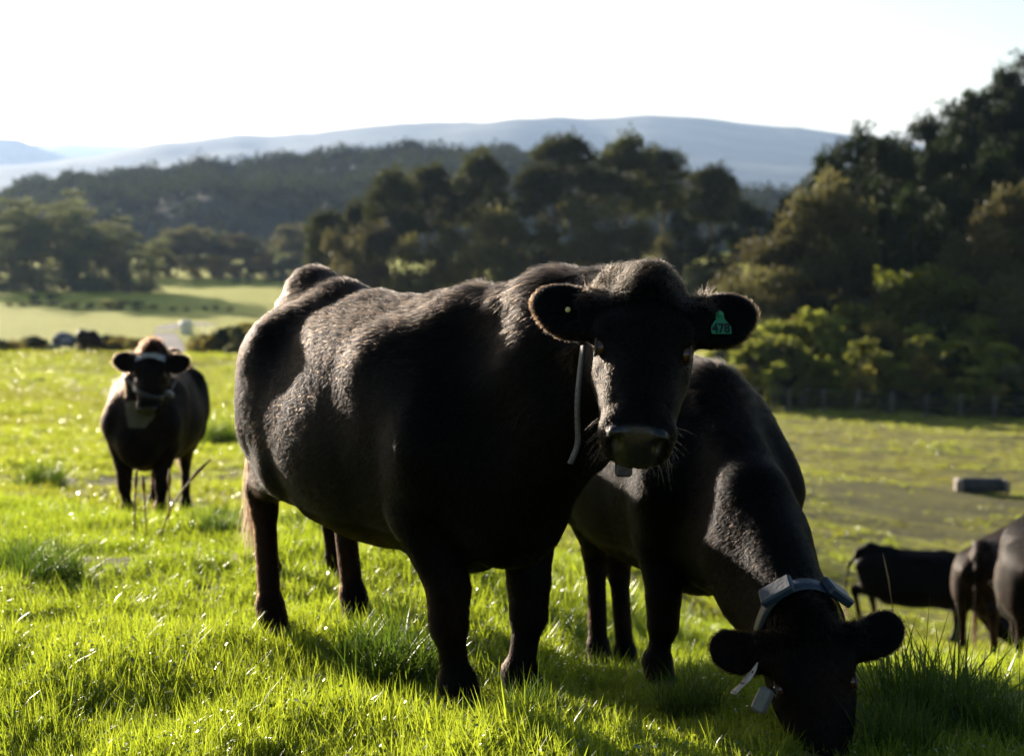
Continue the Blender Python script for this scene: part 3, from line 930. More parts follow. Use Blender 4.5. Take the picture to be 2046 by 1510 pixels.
def add_ear_tag(info, ear, number, m, size=(.052, .068), at=(.02, 0.0), flip=1, name="ear_tag"):
    H, R = info['H'], info['R']
    cen, d, c2, n2 = info['ears'][ear]
    # plastic flag hanging straight down in front of the ear
    down = _n(R.T @ np.array([0, 0, -1.0]) * 1.0)
    nn = np.array([0, 0, 1.0]); down = _n(down - nn * (down @ nn)); side = np.cross(down, nn)
    o0 = cen + d * at[0] + c2 * at[1] + nn * .034
    w, h = size
    prof = [(-.010, -.5), (.010, -.5), (.011, -.20), (.017, -.06), (w / 2 - .003, .10), (w / 2, .18), (w / 2, .46), (w / 2 - .004, .5),
            (-w / 2 + .004, .5), (-w / 2, .46), (-w / 2, .18), (-w / 2 + .003, .10), (-.017, -.06), (-.011, -.20)]
    V = []
    for t in (0, .0022):
        for a, b in prof:
            V.append(H(*(o0 + side * a + down * (b * h) + nn * t)))
    n = len(prof)
    import bmesh
    bm = bmesh.new(); vs_ = [bm.verts.new(v) for v in V]
    bm.faces.new(vs_[n:]); bm.faces.new(vs_[:n][::-1])
    for i in range(n): bm.faces.new((vs_[i], vs_[(i + 1) % n], vs_[n + (i + 1) % n], vs_[n + i]))
    bmesh.ops.recalc_face_normals(bm, faces=bm.faces)
    me = bpy.data.meshes.new(name); bm.to_mesh(me); bm.free()
    t_o = link(name, me, m, info['root'])
    # stud
    link("stud", uv_sphere("stud", .009, H(*(o0 - down * h * .40 + nn * .004)), 12, 8), m, t_o)
    if number:
        cu = bpy.data.curves.new("number", 'FONT'); cu.body = number; cu.size = .032; cu.align_x = 'CENTER'; cu.align_y = 'CENTER'; cu.extrude = .0003; cu.offset = .0011
        tmp = bpy.data.objects.new("number_text", cu)
        COL.objects.link(tmp)
        dg = bpy.context.evaluated_depsgraph_get()
        me = bpy.data.meshes.new_from_object(tmp.evaluated_get(dg))
        COL.objects.unlink(tmp); bpy.data.objects.remove(tmp)
        me.materials.clear()
        ob = link("number", me, MAT_INK, t_o)
        X = R @ side; Y = R @ (-down); Zv = np.cross(X, Y)
        if Zv @ (R @ nn) < 0: X = -X; Zv = -Zv
        c = H(*(o0 + down * h * .27 + nn * .0030))
        S = info['hs']
        ob.matrix_local = Matrix([[X[i] * S * .95, Y[i] * S * 1.25, Zv[i], c[i]] for i in range(3)] + [[0, 0, 0, 1]])
    return t_o

add_ear_tag(cow1, 0, "478", MAT_TAG, at=(-.012, .034))
# back of a second tag: a yellow button in the other ear and its pale flag below the rim
Hc = cow1['H']; cen, d, c2, n2 = cow1['ears'][1]
bt = link("tag_button", uv_sphere("tag_button", .008, Hc(*(cen + d * .0 - c2 * .0 + np.array([0, 0, .012]))), 12, 8), MAT_TAGY, cow1['root'])
link("tag_flag", uv_sphere("tag_flag", .018, Hc(*(cen - d * .035 + c2 * .072 - np.array([0, 0, .01]))), 12, 8, sc=(1, .8, .5)), MAT_TAGY, cow1['root'])

# collars: webbing round the neck, weight underneath, boxes beside the crest
def collar_for(info, c, axis, start, width, m_strap, boxes=(), gap=.012, cap=9.0):
    root = info['root']
    C, Nn = ring_on(info, c, axis, start, gap=gap, cap=cap)
    st = strap("collar", C, Nn, width, .005, _n(axis), m_strap, root)
    ax = _n(axis)
    n = len(C)
    for (k, size, m, nm) in boxes:
        k %= n
        t = _n(C[(k + 1) % n] - C[k - 1])
        collar_box(nm, st, C[k] + Nn[k] * (size[2] / 2 + .004), t, np.cross(Nn[k], t), Nn[k], size, m)
    return st, C, Nn

# big cow: the neck runs from the shoulders up to the poll
axis1 = _n(np.array(dir_local(A1, (-.12, -1, -.10)))); c1 = np.array(to_local(P1, A1, S1, at_px(1265, 730, 5.20)))
st1, C1, N1 = collar_for(cow1, c1, axis1, (0, 0, 1), .045, MAT_STRAP, gap=.006, cap=.165)
collar_box("collar_weight", st1, to_local(P1, A1, S1, at_px(1246, 925, 5.08)), dir_local(A1, (0, 0, -1)), dir_local(A1, (1, 0, 0)), dir_local(A1, (0, 1, 0)), (.075, .048, .035), MAT_STRAP)
def loose_end(info, P0, A0, S0, parent, pts, width, wdir, m, holes):
    """the free end of the strap hanging beside the neck, with its rows of adjusting holes"""
    C = np.array([to_local(P0, A0, S0, at_px(*p)) for p in pts])
    u = np.linspace(0, 1, 15); ui = np.linspace(0, 1, len(pts))
    C = np.stack([np.interp(u, ui, C[:, i]) for i in range(3)], -1)
    for _ in range(2): C[1:-1] = (C[:-2] + C[2:] + 2 * C[1:-1]) / 4
    T = np.gradient(C, axis=0); T /= np.linalg.norm(T, axis=1)[:, None]
    w = np.array(dir_local(A0, wdir)); W = np.array([_n(w - t * (w @ t)) for t in T]); Nn = np.cross(W, T)
    cam_l = _n(np.array(dir_local(A0, (0, -1, .1))))
    if Nn[5] @ cam_l < 0: Nn = -Nn
    so = strap("strap_end", C, Nn, width, .004, W, m, parent, closed=False)
    L = np.linalg.norm(C[-1] - C[0])
    for t in np.linspace(.30 if holes > 5 else .25, .93, holes):
        i = int(t * 14); f_ = t * 14 - i; j = min(14, i + 1)
        c = C[i] * (1 - f_) + C[j] * f_
        for off in (-.22, .22):
            collar_box("strap_hole", so, c + Nn[i] * .0045 + W[i] * off * width, T[i], W[i], Nn[i], (.008, .006, .001), MAT_DARKP)
    return so
loose_end(cow1, P1, A1, S1, st1, [(1167, 690, 5.08), (1159, 750, 5.06), (1154, 810, 5.05), (1156, 860, 5.05), (1157, 890, 5.05), (1140, 927, 5.04)], .027, (.42, -.9, 0), MAT_STRAP, 13)

nk0 = np.array([.74, 0, 1.0]); nk1 = cow2['H'](.04, 0, -.18)
axis2 = _n(nk1 - nk0); c2_ = nk0 * .05 + nk1 * .95
st2, C2, N2 = collar_for(cow2, c2_, axis2, (0, 0, 1), .055, MAT_BOX, cap=.205,
    boxes=((5, (.12, .075, .032), MAT_BOX, "collar_box"), (-5, (.12, .075, .032), MAT_BOX, "collar_box")))
wx_ = np.array(dir_local(A2, (-.42, -.1, -.9))); wz_ = np.array(dir_local(A2, (.75, -.65, -.15)))
wz_ = _n(wz_ - _n(wx_) * (wz_ @ _n(wx_)))
collar_box("collar_weight", st2, to_local(P2, A2, S2, at_px(1524, 1398, 5.45)), wx_, np.cross(wz_, _n(wx_)), wz_, (.085, .048, .045), MAT_GREYBOX)
loose_end(cow2, P2, A2, S2, st2, [(1507, 1322, 5.5), (1503, 1342, 5.49), (1490, 1362, 5.48), (1476, 1374, 5.47), (1465, 1386, 5.46)], .034, (.7, -.5, .45), MAT_STRAPL, 3)
nk0 = np.array([.74, 0, 1.0]); nk1 = cow3['H'](.06, 0, -.20)
axis3 = _n(nk1 - nk0)
st3, C3, N3 = collar_for(cow3, nk0 * .42 + nk1 * .58, axis3, (0, 0, 1), .045, MAT_DARKP)
k = 28
collar_box("collar_weight", st3, C3[k] + N3[k] * .03, N3[k], _n(C3[k + 1] - C3[k - 1]), axis3, (.085, .055, .04), MAT_GREYBOX)
# ------------------------------------------------------------------ foliage: leaf clumps on limbs
MAT_BARK = simple_mat("grey_bark", (0.12, 0.10, 0.08), rough=0.9, noise=0.4, nscale=3)
MAT_SCRUB = leaf_mat("scrub_leaves", (0.17, 0.16, 0.055), (0.24, 0.23, 0.06), vary=.45, tmix=.5)
MAT_SCRUBG = leaf_mat("yellow_green_scrub", (0.12, 0.155, 0.045), (0.22, 0.27, 0.05), vary=.45, tmix=.5)
MAT_PINE = leaf_mat("pine_needles", (0.036, 0.048, 0.018), (0.065, 0.080, 0.020), vary=.35, tmix=.35)
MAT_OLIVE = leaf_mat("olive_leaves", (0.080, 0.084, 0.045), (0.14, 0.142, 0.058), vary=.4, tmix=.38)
MAT_GREEN = leaf_mat("fresh_leaves", (0.080, 0.110, 0.026), (0.16, 0.20, 0.030), vary=.4, tmix=.42)
MAT_GREY = leaf_mat("gum_leaves", (0.12, 0.145, 0.08), (0.19, 0.22, 0.09), vary=.3, tmix=.38)
MAT_AUTUMN = leaf_mat("autumn_leaves", (0.22, 0.17, 0.06), (0.26, 0.20, 0.05), vary=.3, tmix=.4)
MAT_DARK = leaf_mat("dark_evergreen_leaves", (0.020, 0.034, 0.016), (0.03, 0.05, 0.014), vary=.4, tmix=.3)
MAT_WOODS = leaf_mat("distant_leaves", (0.030, 0.040, 0.022), (0.04, 0.05, 0.02), vary=.3, tmix=.3, spec=0.0, rough=.9)

def leaves(rs, blobs, n, size, flat=0.0):
    """n small kite-shaped leaf sprays spread over the shells of the blobs. blobs: (c, r(3), tint)"""
    C = np.array([b[0] for b in blobs], float); Rr = np.array([b[1] for b in blobs], float); Tt = np.array([b[2] for b in blobs], float)
    w = (Rr[:, 0] * Rr[:, 1] + Rr[:, 1] * Rr[:, 2] + Rr[:, 0] * Rr[:, 2]); w /= w.sum()
    k = rs.choice(len(blobs), n, p=w)
    d = rs.normal(size=(n, 3)); d /= np.linalg.norm(d, axis=1)[:, None]
    d[:, 2] = np.where(d[:, 2] < -.3, -d[:, 2] * rs.rand(n), d[:, 2])
    rad = 1 - .45 * rs.rand(n) ** 1.6 + .10 * rs.normal(size=n)
    # lumps on each shell so the outline is uneven
    rad *= 1 + .13 * np.sin(d[:, 0] * 7 + k) + .13 * np.sin(d[:, 1] * 6 + 2 * k) + .10 * np.sin(d[:, 2] * 9 + k)
    P = C[k] + d * Rr[k] * rad[:, None]
    a = rs.normal(size=(n, 3)) + d * .9; a /= np.linalg.norm(a, axis=1)[:, None]
    b = np.cross(a, rs.normal(size=(n, 3))); b /= np.linalg.norm(b, axis=1)[:, None] + 1e-6
    L = size * (.6 + .9 * rs.rand(n, 1)); Wd = L * (.35 + .25 * rs.rand(n, 1))
    V = np.stack([P - a * L * .5, P + b * Wd * .5, P + a * L * .5, P - b * Wd * .5], 1).reshape(-1, 3)
    F = np.arange(4 * n).reshape(n, 4)
    tint = np.repeat(np.clip(Tt[k] + rs.normal(0, .16, n), 0, 1), 4)
    return V, F, tint

def crown_mesh(name, rs, blobs, n, size, m):
    V, F, t = leaves(rs, blobs, n, size)
    me = mesh_np(name, V, F, smooth=False)
    point_color(me, "tint", np.stack([t, t, t], -1))
    me.materials.append(m)
    return me

def limb_mesh(name, rs, segs):
    """tapered limbs; segs: list of (points, r0, r1)"""
    VV, FF, o = [], [], 0
    for pts, r0, r1 in segs:
        P = np.array(pts, float); n = len(P); sg = 7
        T = np.gradient(P, axis=0); T /= np.linalg.norm(T, axis=1)[:, None] + 1e-9
        for i in range(n):
            a = np.cross(T[i], (.3, .9, .2)); a /= np.linalg.norm(a) + 1e-9; b = np.cross(T[i], a)
            r = r0 + (r1 - r0) * i / (n - 1)
            for j in range(sg):
                th = 2 * math.pi * j / sg
                VV.append(P[i] + r * (1 + .12 * math.sin(3 * th + i)) * (math.cos(th) * a + math.sin(th) * b))
        FF += [(o + i * sg + j, o + i * sg + (j + 1) % sg, o + (i + 1) * sg + (j + 1) % sg, o + (i + 1) * sg + j) for i in range(n - 1) for j in range(sg)]
        o += n * sg
    me = mesh_np(name, np.array(VV), np.array(FF)); me.materials.append(MAT_BARK)
    return me

def proto_pine(seed, h=20.0):
    """tall conifer with a bare leaning bole and a lumpy flat-topped head"""
    rs = np.random.RandomState(seed)
    lean = rs.normal(0, .04, 2)
    def ax(z): return np.array([lean[0] * z + .25 * math.sin(z * .4 + seed), lean[1] * z, z])
    segs = [([ax(z) for z in np.linspace(-.8, h * .88, 9)], .36, .10)]
    blobs = []
    nb = 40
    for i in range(nb):
        u = (i + .5) / nb
        cz = 1 - 1.55 * u
        z = h * (.715 + .205 * cz)
        spread = h * .175 * math.sqrt(max(.02, 1 - cz * cz)) * (.80 + .25 * rs.rand())
        th = i * 2.4 + rs.rand()
        c = ax(z) + np.array([math.cos(th) * spread, math.sin(th) * spread, rs.normal(0, .4)])
        r = h * (.050 + .036 * rs.rand()) 
        blobs.append((c, (r * 1.1, r * 1.1, r * .9), .2 + .6 * rs.rand()))
        st = ax(z - h * .10)
        if i % 2 == 0: segs.append(([st, (st + c) / 2 + (0, 0, .3), c], .11, .03))
    for i in range(3):
        z = h * (.28 + .1 * i); th = rs.rand() * 6.28; c = ax(z) + np.array([math.cos(th), math.sin(th), 0]) * h * .11
        blobs.append((c, (1.3, 1.3, .7), .3)); segs.append(([ax(z - 1), c], .08, .02))
    return dict(crown=crown_mesh("crown", rs, blobs, 12000, .40, MAT_PINE), trunk=limb_mesh("trunk", rs, segs), h=h)

def proto_dome(seed, h, w, m, n=7500, size=.34, skirt=.1, name="dome", nb=34):
    """broad-leaved tree or bush, clothed from low down"""
    rs = np.random.RandomState(seed)
    blobs = []; segs = [([(0, 0, -.6), (rs.normal(0, .1), 0, h * .3), (rs.normal(0, .3), rs.normal(0, .3), h * .75)], h * .022 + .02, .03)]
    for i in range(nb):
        u = rs.rand() ** .8
        z = h * (skirt + (.93 - skirt) * u)
        env = math.sin(math.pi * (.16 + .74 * u) ** .85) ** .6
        th = rs.rand() * 6.28; q = w * .5 * env * math.sqrt(rs.rand()) * .80
        r = w * (.11 + .075 * rs.rand())
        c = np.array([math.cos(th) * q, math.sin(th) * q, min(z, h - r * .7)])
        blobs.append((c, (r, r, r * (.7 + .3 * rs.rand())), .15 + .7 * rs.rand()))
        if i % 3 == 0: segs.append(([(0, 0, h * .2), c * .5 + (0, 0, h * .08), c], h * .008 + .01, .015))
    return dict(crown=crown_mesh("crown", rs, blobs, n, size, m), trunk=limb_mesh("trunk", rs, segs), h=h)

def proto_gum(seed, h=20.0, m=None):
    """loose upright tree, tall clumps with sky between, several stems"""
    rs = np.random.RandomState(seed)
    blobs = []; segs = []
    for s_ in range(4):
        bx, by = rs.normal(0, 1.3, 2); tx, ty = bx * 2.1 + rs.normal(0, .6), by * 2.1
        hh = h * (.72 + .28 * rs.rand())
        def ax(t): return np.array([bx * .3 + (tx - bx * .3) * t, by * .3 + (ty - by * .3) * t, hh * t])
        segs.append(([ax(t) for t in np.linspace(-.03, .95, 8)], .24, .05))
        for i in range(13):
            t = .05 + .93 * i / 12
            c = ax(t) + np.array([rs.normal(0, 1.1), rs.normal(0, 1.1), rs.normal(0, .4)])
            r = 1.0 + .8 * rs.rand()
            blobs.append((c, (r, r, r * .85), .2 + .6 * rs.rand()))
    return dict(crown=crown_mesh("crown", rs, blobs, 7500, .46, m or MAT_GREY), trunk=limb_mesh("trunk", rs, segs), h=h)

def plant(name, proto, x, y, h, label, cat, group, rz=0.0, wide=1.0, z=None, sink=.15):
    s = h / proto['h']
    r = empty(name, (x, y, (gz(x, y) if z is None else z) - sink), rz)
    r.scale = (s * wide, s * wide, s)
    tag(r, label, cat, group)
    for part in ("trunk", "crown"):
        if part in proto:
            o = bpy.data.objects.new(part, proto[part]); COL.objects.link(o); o.parent = r
    return r

rv = random.Random(5)
pines = [proto_pine(s) for s in (11, 12, 13, 14)]
domes = [proto_dome(s, 9, 8.5, MAT_OLIVE) for s in (21, 22, 23)]
darks = [proto_dome(s, 12, 9, MAT_DARK, n=8500, size=.36, nb=40) for s in (31, 32, 33)]
greens = [proto_dome(s, 5, 5, MAT_GREEN, n=4500, size=.26) for s in (41, 42)]
gums = [proto_gum(s) for s in (51, 52, 53)]
shrubs = [proto_dome(s, 2.2, 2.0, m, n=2200, size=.16, skirt=.05, nb=18) for s, m in ((61, MAT_SCRUB), (62, MAT_SCRUBG), (63, MAT_SCRUB), (64, MAT_SCRUBG), (65, MAT_GREY), (66, MAT_DARK))]
autumn = [proto_dome(s, 7, 9, MAT_AUTUMN, n=4500, size=.35) for s in (71,)]

def top_h(X, Ytop, d, sink=.15):
    """height of a plant whose tip shows at photo row Ytop when it stands at distance d in column X"""
    p = at_px(X, Ytop, d)
    return p.x, max(0.8, p.z - gz(p.x, p.y) + sink)

# --- the group of tall pines in the middle distance
PINES = [  # column, top row, distance, look, kind
 (662, 412, 205, "low dark conifer at the left end of the pine group", 3, 1.0),
 (712, 392, 212, "thin leaning pine beside the low dark conifer at the group's left end", 0, .75),
 (790, 330, 200, "slim pine with a rounded head and bare dark trunk, leaning left", 1, .95),
 (862, 318, 204, "flat-topped pine with a straight bare trunk, right of the leaning one", 2, 1.0),
 (962, 292, 208, "pine with an open broad head and sky showing beneath it", 0, 1.0),
 (1098, 258, 198, "tallest and widest pine of the group, its crown lit on one side", 3, 1.35),
 (1242, 262, 202, "tall dark pine with two humps, next to the tallest one", 1, 1.25),
 (1318, 285, 210, "dark pine filling the slope between two taller crowns", 2, 1.1),
 (1412, 322, 200, "round-headed dark pine at the valley end of the group", 0, 1.25),
]
for X, Yt, d, lab, k, wd in PINES:
    x, h = top_h(X, Yt, d, .4)
    plant("pine_tree", pines[k], x, d, h, lab, "tree", "pines in the middle distance", rz=rv.random() * 6.28, wide=wd * .68, sink=.4)
UNDER = [
 (690, 470, 190, "olive bush under the thin leaning pine", 0), (740, 440, 196, "pale bush between the two slim pine trunks", 1),
 (845, 470, 188, "low rounded bush in front of the flat-topped pine", 2), (905, 455, 192, "dense bush beside the broad lit olive dome", 0),
 (990, 405, 186, "broad olive tree with a lit rounded dome in front of the pines", 1), (1060, 430, 190, "olive tree touching the right side of the lit dome", 2),
 (1165, 400, 188, "full olive tree with a bright lit top below the tallest pine", 0), (1250, 440, 186, "shaded tree in front of the two-humped pine", 1),
 (1330, 470, 190, "shaded tree under the dark pines at the foot of the slope", 2),
]
for X, Yt, d, lab, k in UNDER:
    x, h = top_h(X, Yt, d, .3)
    plant("bushy_tree", domes[k], x, d, h, lab, "tree", "bushy trees under the pines", rz=rv.random() * 6.28, wide=.64, sink=.3)
# darker trees filling between the pines and the hillside
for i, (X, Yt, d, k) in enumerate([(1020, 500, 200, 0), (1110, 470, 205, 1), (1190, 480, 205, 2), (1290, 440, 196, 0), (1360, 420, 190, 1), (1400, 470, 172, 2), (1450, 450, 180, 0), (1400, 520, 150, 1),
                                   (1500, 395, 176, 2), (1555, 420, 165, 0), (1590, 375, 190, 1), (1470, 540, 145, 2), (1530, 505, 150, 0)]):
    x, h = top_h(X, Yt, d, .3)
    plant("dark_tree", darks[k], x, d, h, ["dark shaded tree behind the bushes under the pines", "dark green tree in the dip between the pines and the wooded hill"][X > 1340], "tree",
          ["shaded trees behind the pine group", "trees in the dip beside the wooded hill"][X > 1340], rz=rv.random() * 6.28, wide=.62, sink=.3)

# --- the wooded hillside on the right
HILL = [  # X, Ytop, d, kind list, k, wide, label
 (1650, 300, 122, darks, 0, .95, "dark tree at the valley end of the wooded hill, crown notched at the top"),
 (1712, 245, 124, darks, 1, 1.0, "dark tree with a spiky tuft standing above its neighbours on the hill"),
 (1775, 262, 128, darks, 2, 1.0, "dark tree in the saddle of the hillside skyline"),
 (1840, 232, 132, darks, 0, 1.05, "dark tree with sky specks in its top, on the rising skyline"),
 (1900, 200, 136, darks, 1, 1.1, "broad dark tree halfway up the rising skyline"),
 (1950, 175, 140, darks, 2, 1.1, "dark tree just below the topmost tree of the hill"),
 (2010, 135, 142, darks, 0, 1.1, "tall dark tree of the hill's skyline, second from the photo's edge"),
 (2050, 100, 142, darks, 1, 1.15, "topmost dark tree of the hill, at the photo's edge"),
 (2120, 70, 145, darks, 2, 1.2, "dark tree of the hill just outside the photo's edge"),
 (1598, 368, 112, gums, 0, .38, "narrow bare-stemmed tree at the valley end of the wooded hill"),
 (1640, 350, 112, domes, 0, .95, "olive tree with a lit edge below the notched dark tree"),
 (1690, 380, 111, domes, 1, 1.0, "tall olive tree with hanging lit sprays, below the spiky tuft"),
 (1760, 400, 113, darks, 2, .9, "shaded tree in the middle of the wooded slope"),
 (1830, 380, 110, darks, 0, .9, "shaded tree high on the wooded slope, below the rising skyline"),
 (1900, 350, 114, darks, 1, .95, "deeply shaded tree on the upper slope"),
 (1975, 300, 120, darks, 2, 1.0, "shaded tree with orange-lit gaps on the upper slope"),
 (2040, 345, 108, domes, 2, 1.0, "olive tree with a lit crown at the photo's edge, halfway up the hill"),
 (1540, 470, 112, domes, 1, 1.0, "rounded olive tree at the foot of the hill beside the dip"),
 (1590, 520, 108, domes, 2, .9, "lit olive bush left of the dark hollow in the slope"),
 (1500, 540, 108, domes, 0, .9, "olive bush seen just above the big cow's tagged ear"),
 (1960, 450, 106, domes, 0, 1.0, "olive-brown tree on the slope left of the edge tree"),
 (2000, 400, 108, domes, 1, .9, "tree on the slope tucked behind the edge tree"),
 (1880, 530, 103, greens, 0, 1.0, "fresh green tree at mid slope catching the light"),
 (1820, 545, 102, greens, 1, 1.0, "bright green bush at mid slope, right of the dark hollow"),
 (2035, 560, 99, domes, 0, .9, "grey-green tree low on the slope at the photo's edge"),
]
for X, Yt, d, kl, k, wd, lab in HILL:
    x, h = top_h(X, Yt, d, .4)
    plant("hill_tree", kl[k], x, d, h, lab, "tree", "trees of the wooded hill", rz=rv.random() * 6.28, wide=wd * 1.05 * min(1.6, (7.0 if kl is not gums else 14) / h) if h > 0 else 1, sink=.4)
# more of the same wood behind and between, down to the paddock
rr_ = random.Random(77)
n_f = 0
for i in range(150):
    X = rr_.uniform(1480, 2330); d = rr_.uniform(117, 175)
    p = at_px(X, 600, d); g = gz(p.x, d)
    Yg = 400 + (CAM_Z - g) / d * 3680
    lim = np.interp(X, [1480, 1560, 1640, 1712, 1840, 1950, 2046, 2330], [560, 520, 330, 275, 262, 205, 135, 60])
    Yt = max(lim + rr_.uniform(15, 60), Yg - rr_.uniform(120, 330))
    if Yt > Yg - 40: continue
    if X > 1640 and X < 1950 and d < 104 and Yt < 500: Yt = 520
    x, h = top_h(X, Yt, d, .3); h = min(h, 13)
    kl, nm = ((darks, "dark tree"), (darks, "dark tree"), (domes, "olive tree"), (domes, "olive tree"))[rr_.randrange(4)]
    if Yt < 420 : kl, nm = darks, "dark tree"
    plant("hill_tree", kl[rr_.randrange(3)], x, d, h, nm + " among many in the wood on the right-hand hill", "tree", "mass of " + nm + "s on the wooded hill", rz=rr_.random() * 6.28, wide=min(1.5, 6.0 / h), sink=.3)
# scrub along the foot of the hill
for i in range(290):
    X = rr_.uniform(1470, 2200); d = 88.6 + 31 * rr_.random() ** 1.15
    x = at_px(X, 700, d).x
    h = rr_.uniform(1.5, 3.6) * (1.0 if d > 91 else .7) * (1.25 if d > 97 else 1)
    k = rr_.choice([0, 1, 2, 3, 3, 1, 4, 5])
    nm = {0: "olive", 1: "yellow-green", 2: "olive", 3: "yellow-green", 4: "grey-green", 5: "dark"}[k]
    plant("scrub_bush", shrubs[k], x, d, h, nm + " bush in the scrub behind the wire fence at the foot of the hill", "bush", nm + " scrub at the foot of the wooded hill", rz=rr_.random() * 6.28, wide=rr_.uniform(.8, 1.3), sink=.12)

# --- the valley on the left
VALLEY = [(-30, 395, 372, 0), (28, 410, 366, 1), (72, 425, 360, 2), (118, 398, 368, 0), (158, 390, 362, 1), (182, 420, 358, 2), (222, 452, 364, 0), (258, 446, 358, 1), (292, 468, 362, 2), (-80, 430, 360, 2)]
GL = ["tall loose tree cut by the photo's left edge", "tall loose tree near the left edge with a gap beside it", "lower loose tree between two taller ones on the valley floor",
      "tall pale-green tree left of the tallest of the valley row", "tallest loose tree of the valley row", "loose tree just right of the tallest valley tree",
      "grey-green tree right of the bright gap in the valley row", "rounded grey-green tree near the end of the valley row", "smaller tree ending the valley row on the right", "loose tree outside the left edge of the photo"]
for (X, Yt, d, k), lab in zip(VALLEY, GL):
    x, h = top_h(X, Yt, d, .3)
    plant("valley_tree", gums[k], x, d, h, lab, "tree", "tall trees on the valley floor", rz=rv.random() * 6.28, wide=1.75, sink=.3)
MID = [(330, 462, 430, 0), (352, 455, 436, 1), (395, 450, 432, 2), (425, 462, 428, 0), (470, 465, 430, 1), (505, 480, 425, 2), (540, 490, 428, 0), (585, 445, 440, 1), (612, 452, 436, 2), (640, 470, 430, 0), (445, 480, 436, 1), (310, 480, 425, 2),
       (20, 440, 440, 0), (110, 440, 445, 1), (200, 445, 440, 2), (560, 500, 415, 2), (520, 500, 440, 1)]
for i, (X, Yt, d, k) in enumerate(MID):
    x, h = top_h(X, Yt, d, .3)
    plant("valley_tree", (domes if i % 3 else gums)[k], x, d, h, "hazy round-headed tree in the belt across the valley", "tree", "hazy tree belt across the valley", rz=rv.random() * 6.28, wide=1.25, sink=.3)
for X, Yt, d, w, lab in [(390, 535, 408, 1.0, "small orange-leaved tree in the valley, left of the larger orange one"), (440, 512, 412, 1.2, "larger orange-leaved tree in the valley"),
                         (525, 510, 416, .9, "orange-leaved tree half hidden behind dark bushes, nearest the big cow's rump")]:
    x, h = top_h(X, Yt, d, .2)
    plant("autumn_tree", autumn[0], x, d, h, lab, "tree", "autumn-coloured trees in the valley", rz=rv.random() * 6.28, wide=w, sink=.2)
for X, Yt, d in [(470, 545, 404), (500, 540, 406), (540, 535, 404), (575, 530, 402), (610, 520, 400), (645, 520, 398), (680, 520, 396)]:
    x, h = top_h(X, Yt, d, .2)
    plant("dark_bush", darks[X % 3], x, d, h, "dark bush in the line below the orange trees at the field's end", "bush", "dark bushes along the far field", rz=rv.random() * 6.28, wide=1.3, sink=.2)
# low banks of bushes between the fields
for i, (X, Yt, d, k) in enumerate([(70, 590, 318, 5), (104, 588, 316, 5), (150, 604, 308, 0), (180, 606, 306, 5), (215, 600, 305, 0), (245, 598, 304, 2), (275, 602, 303, 5), (305, 608, 303, 0), (130, 610, 309, 0), (372, 618, 300, 4), (410, 615, 302, 5), (432, 614, 303, 5), (345, 618, 301, 2), (20, 612, 312, 0), (45, 606, 314, 2), (460, 616, 300, 2)]):
    x, h = top_h(X, Yt, d, .2)
    lab = {5: "dark low bush on the bank between the valley fields", 0: "olive low bush on the bank between the valley fields", 2: "olive low bush on the bank between the valley fields", 4: "grey bush on the bank between the valley fields"}[k]
    plant("bank_bush", shrubs[k], x, d, h, lab, "bush", lab[:lab.index(" on")] + "es between the fields", rz=rv.random() * 6.28, wide=2.2, sink=.2)
# hedge behind the brow of the near field
for i in range(62):
    X = rv.uniform(-40, 300) if i < 40 else rv.uniform(398, 520)
    if 92 < X < 152 and rv.random() < .5: continue
    d = rv.uniform(104, 112); k = rv.choice([0, 5, 5, 2, 0, 4])
    Yt = np.interp(X, [-40, 0, 60, 120, 160, 230, 290, 400, 520], [680, 684, 676, 672, 676, 668, 678, 668, 640]) + rv.uniform(-5, 8)
    x, h = top_h(X, Yt, d, .2)
    nm = {0: "olive", 2: "olive", 4: "grey-green", 5: "dark"}[k]
    plant("hedge_bush", shrubs[k], x, d, h, nm + " bush of the rough hedge behind the brow of the near field", "bush", nm + " bushes of the rough hedge", rz=rv.random() * 6.28, wide=max(.35, min(1.6, 2.4 / h)), sink=.2)

